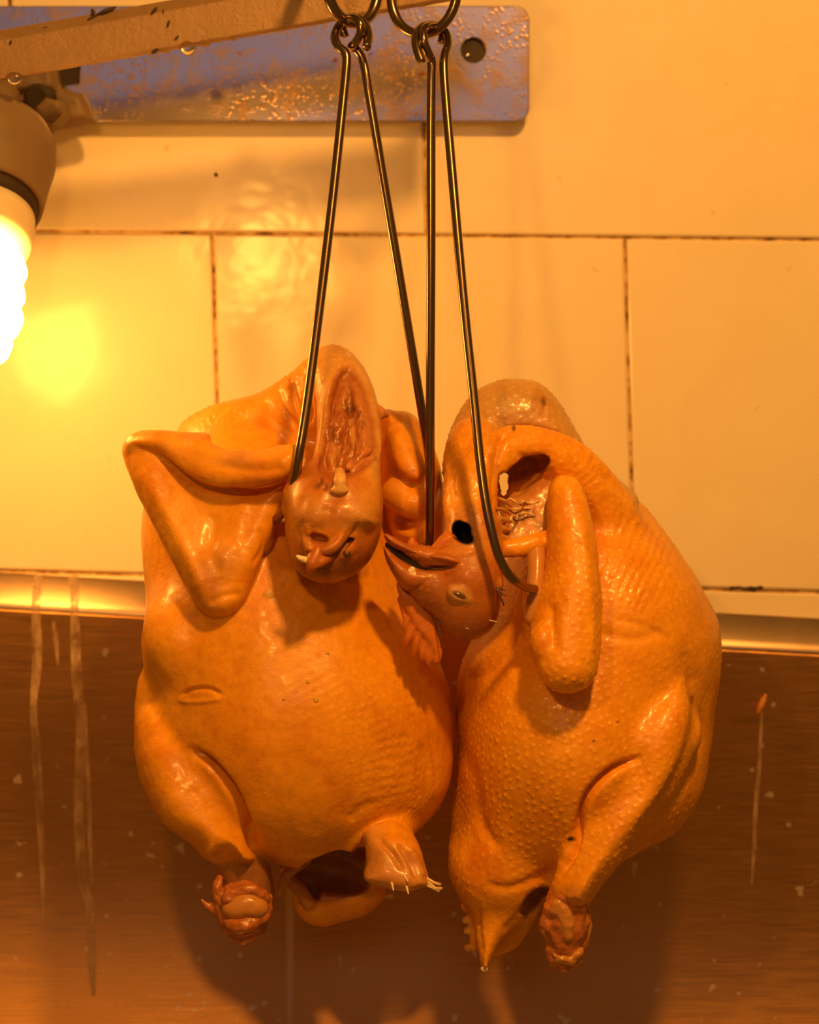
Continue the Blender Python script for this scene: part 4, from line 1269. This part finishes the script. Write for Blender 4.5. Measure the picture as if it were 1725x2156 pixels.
# beak: upper half below (the head hangs upside down), lower half above
sc = Sculpt(0.5)
sc.add(Pillow([(808, 1152), (816, 1154), (850, 1182), (895, 1199), (945, 1194), (938, 1215), (905, 1238), (868, 1246), (845, 1236), (826, 1206), (813, 1178)], [(812, 1160, -58), (940, 1200, -56), (860, 1240, -56)], 8.5, 8.5, 7), 1)
part('upper_beak', rootB, sc, M_BEAK, 0.15, 3)
sc = Sculpt(0.5)
sc.add(Pillow([(809, 1126), (822, 1127), (850, 1142), (890, 1160), (940, 1165), (972, 1180), (962, 1193), (925, 1187), (885, 1176), (848, 1162), (820, 1148)], [(812, 1130, -60), (960, 1180, -62), (880, 1160, -60)], 6.5, 7, 4.5), 1)
part('lower_beak', rootB, sc, M_BEAK, 0.12, 3)
sc = Sculpt(0.5)
sc.add(Pillow([(812, 1142), (838, 1156), (880, 1176), (930, 1186), (965, 1186), (960, 1198), (900, 1208), (850, 1200), (818, 1172)], -54, 5.0, 7, 3.0), 1)
o = part('mouth_shade_fill', rootB, sc, M_DARK, 0.1, 3)  # near-black fill added between the beak halves as the mouth's shade
sc = Sculpt(0.5)
sc.add(Pillow([(838, 1198), (880, 1194), (930, 1186), (975, 1180), (960, 1196), (900, 1206), (850, 1205)], -56, 7.0, 6, 2.0), 1)
# wattles: two small lobes on top of the lower beak
sc = Sculpt(0.5).add(Pillow([(905, 1162), (915, 1142), (932, 1124), (946, 1120), (960, 1130), (972, 1158), (950, 1166)], -55, 4.0, 5, 4), 1)
part('wattle', rootB, sc, M_COMB, 0.12, 2.5)
sc = Sculpt(0.5).add(Pillow([(856, 1150), (864, 1134), (871, 1132), (880, 1144), (890, 1160), (870, 1160)], -48, 3.4, 4, 3), 1)
part('wattle', rootB, sc, M_COMB, 0.12, 2.5)
# comb: blade with a row of points
sc = Sculpt(0.5)
sc.add(Pillow([(836, 1226), (860, 1240), (892, 1268), (916, 1306), (924, 1340), (929, 1370), (924, 1386), (912, 1376), (896, 1352), (878, 1330), (864, 1308), (850, 1282), (840, 1256)], -50, 3.4, 3.4, 3.4), 1)
for (x0, y0, xm, ym, x1, y1, r) in ((844, 1262, 847, 1278, 853, 1314, 1.8), (860, 1300, 855, 1318, 858, 1338, 2.2), (872, 1318, 860, 1344, 858, 1364, 2.5), (884, 1334, 875, 1362, 872, 1386, 2.6), (897, 1350, 890, 1376, 890, 1394, 2.4), (908, 1362, 903, 1388, 904, 1406, 2.6), (920, 1372, 920, 1390, 916, 1398, 2.8)):
    sc.add(Tube([(x0, y0, -50, r), (xm, ym, -50.5, r * 0.8), (x1, y1, -50, 0.4)]), 0.7)
o = part('comb', rootB, sc, M_COMB, 0.18, 3.0); o['label'] = 'red serrated comb hanging from the head'
y = bB.depth(968, 1254)
part('eye', rootB, Sculpt(0.3).add(Ell(968, 1254, y + 0.7, (4.8, 1.6, 1.7), 24), 0.3), M_EYE)
y = bB.depth(862, 1216, -63)
y = min(y, -62)
sc = Sculpt(0.35)
for (px, py, r) in ((860, 1213, 3.2), (851, 1207, 1.9), (868, 1201, 1.7), (873, 1212, 2.0), (862, 1220, 2.0)):
    sc.add(Ell(px, py, y - 1, (r, 1.0, r)), 0.6)
part('crumb', rootB, sc, M_CRUMB, 0.25, 1.2)
# dark quill ends at the back of the head
for (dx, dz, L) in ((0.5, -1, 9), (0.75, -0.55, 6), (0.9, -0.1, 5)):
    quill(bB, 1045, 1238, dx, -0.3, dz, L, 0.7, M_DQUILL)
y_ = bB.depth(922, 1300, -45)
for (px, py, dx, dz, L, mt) in ((920, 1300, 0.25, -1, 16, M_DQUILL), (940, 1312, 1.0, -0.25, 8, M_QUILL), (958, 1318, 1.0, -0.1, 7, M_QUILL), (1030, 1306, 1, -0.1, 4, M_QUILL)):
    quill(bB, px, py, dx, -0.2, dz, L, 0.45, mt)
# bare bone beside the wing
sc = Sculpt(0.6).add(Tube([(1128, 1158, -40, 5.5), (1130, 1200, -46, 4.6), (1128, 1250, -50, 4.6), (1126, 1300, -50, 5.5)]), 1)
o = part('wing_bone', rootB, sc, M_CART, 0.2, 6); o['label'] = 'pale smooth bone beside the hanging wing'
# torn strands of skin in the fold
for k in range(4):
    x0, y0 = 1064 + k * 9, 1056 + 16 * (k % 3)
    yy = bB.depth(x0, y0, -35)
    P = [at(x0, y0, yy - 1), at(x0 + 12, y0 - 6 + 5 * (k % 2), yy - 4), at(x0 + 28, y0 + 4 - 6 * (k % 3), yy - 2), at(x0 + 44, y0 - 2, bB.depth(x0 + 44, y0 - 2, -35) - 0.5)]
    link('skin_strand', tube_mesh(catmull(P, 4) / 1000, 0.0005, 6), M_QUILL, rootB)
# leg stump
hj = Sculpt(0.6)
hj.add(Tube([(1196, 1885, -32, 10), (1192, 1930, -34, 11.5), (1190, 1985, -32, 10), (1188, 2012, -30, 8)]), 3)
for (px, py, y_, r) in ((1155, 1945, -36, 5.5), (1160, 1915, -38, 4.5), (1215, 1900, -38, 5.5), (1222, 1950, -36, 4.5), (1170, 2005, -34, 5), (1205, 2015, -34, 5.5), (1190, 2028, -32, 4.0), (1190, 1895, -42, 4), (1226, 1990, -32, 3.5)):
    hj.add(Ell(px, py, y_, (r, r, r * 1.2)), 2.0)
hj.cut(Tube([(1170, 1940, -50, 2.6), (1175, 1965, -51, 3.6), (1176, 1990, -48, 2.2)]), 2)
hj.cut(Tube([(1212, 1930, -50, 3.0), (1214, 1960, -50, 4.2), (1206, 1985, -47, 2.2)]), 2)
o = part('leg_stump', rootB, hj, M_FLESH, 0.8, 2.8); o['label'] = 'raw red end of the cut leg of the right chicken'
cj = Sculpt(0.5).add(Tube([(1180, 1905, -42, 4.2), (1192, 1935, -43, 4.0), (1196, 1975, -42, 2.4)]), 1).add(Ell(1178, 1912, -42, (6, 3.5, 4), -20), 2)
part('cartilage', o, cj, M_CART, 0.6, 3)
cj = Sculpt(0.5).add(Pillow([(1158, 1996), (1180, 2006), (1205, 2000), (1226, 1994), (1222, 2016), (1206, 2034), (1186, 2028), (1166, 2024)], -37, 5, 6, 3.5), 1).add(Tube([(1236, 1900, -30, 2.0), (1240, 1950, -28, 2.0), (1228, 2000, -30, 1.8)]), 1)
part('tendon', o, cj, M_CART, 0.8, 3)
part('fat_drop', rootB, Sculpt(0.35).add(Ell(1020, 2040, -8, (2.0, 1.6, 1.6)), 0.4), M_CRUMB)
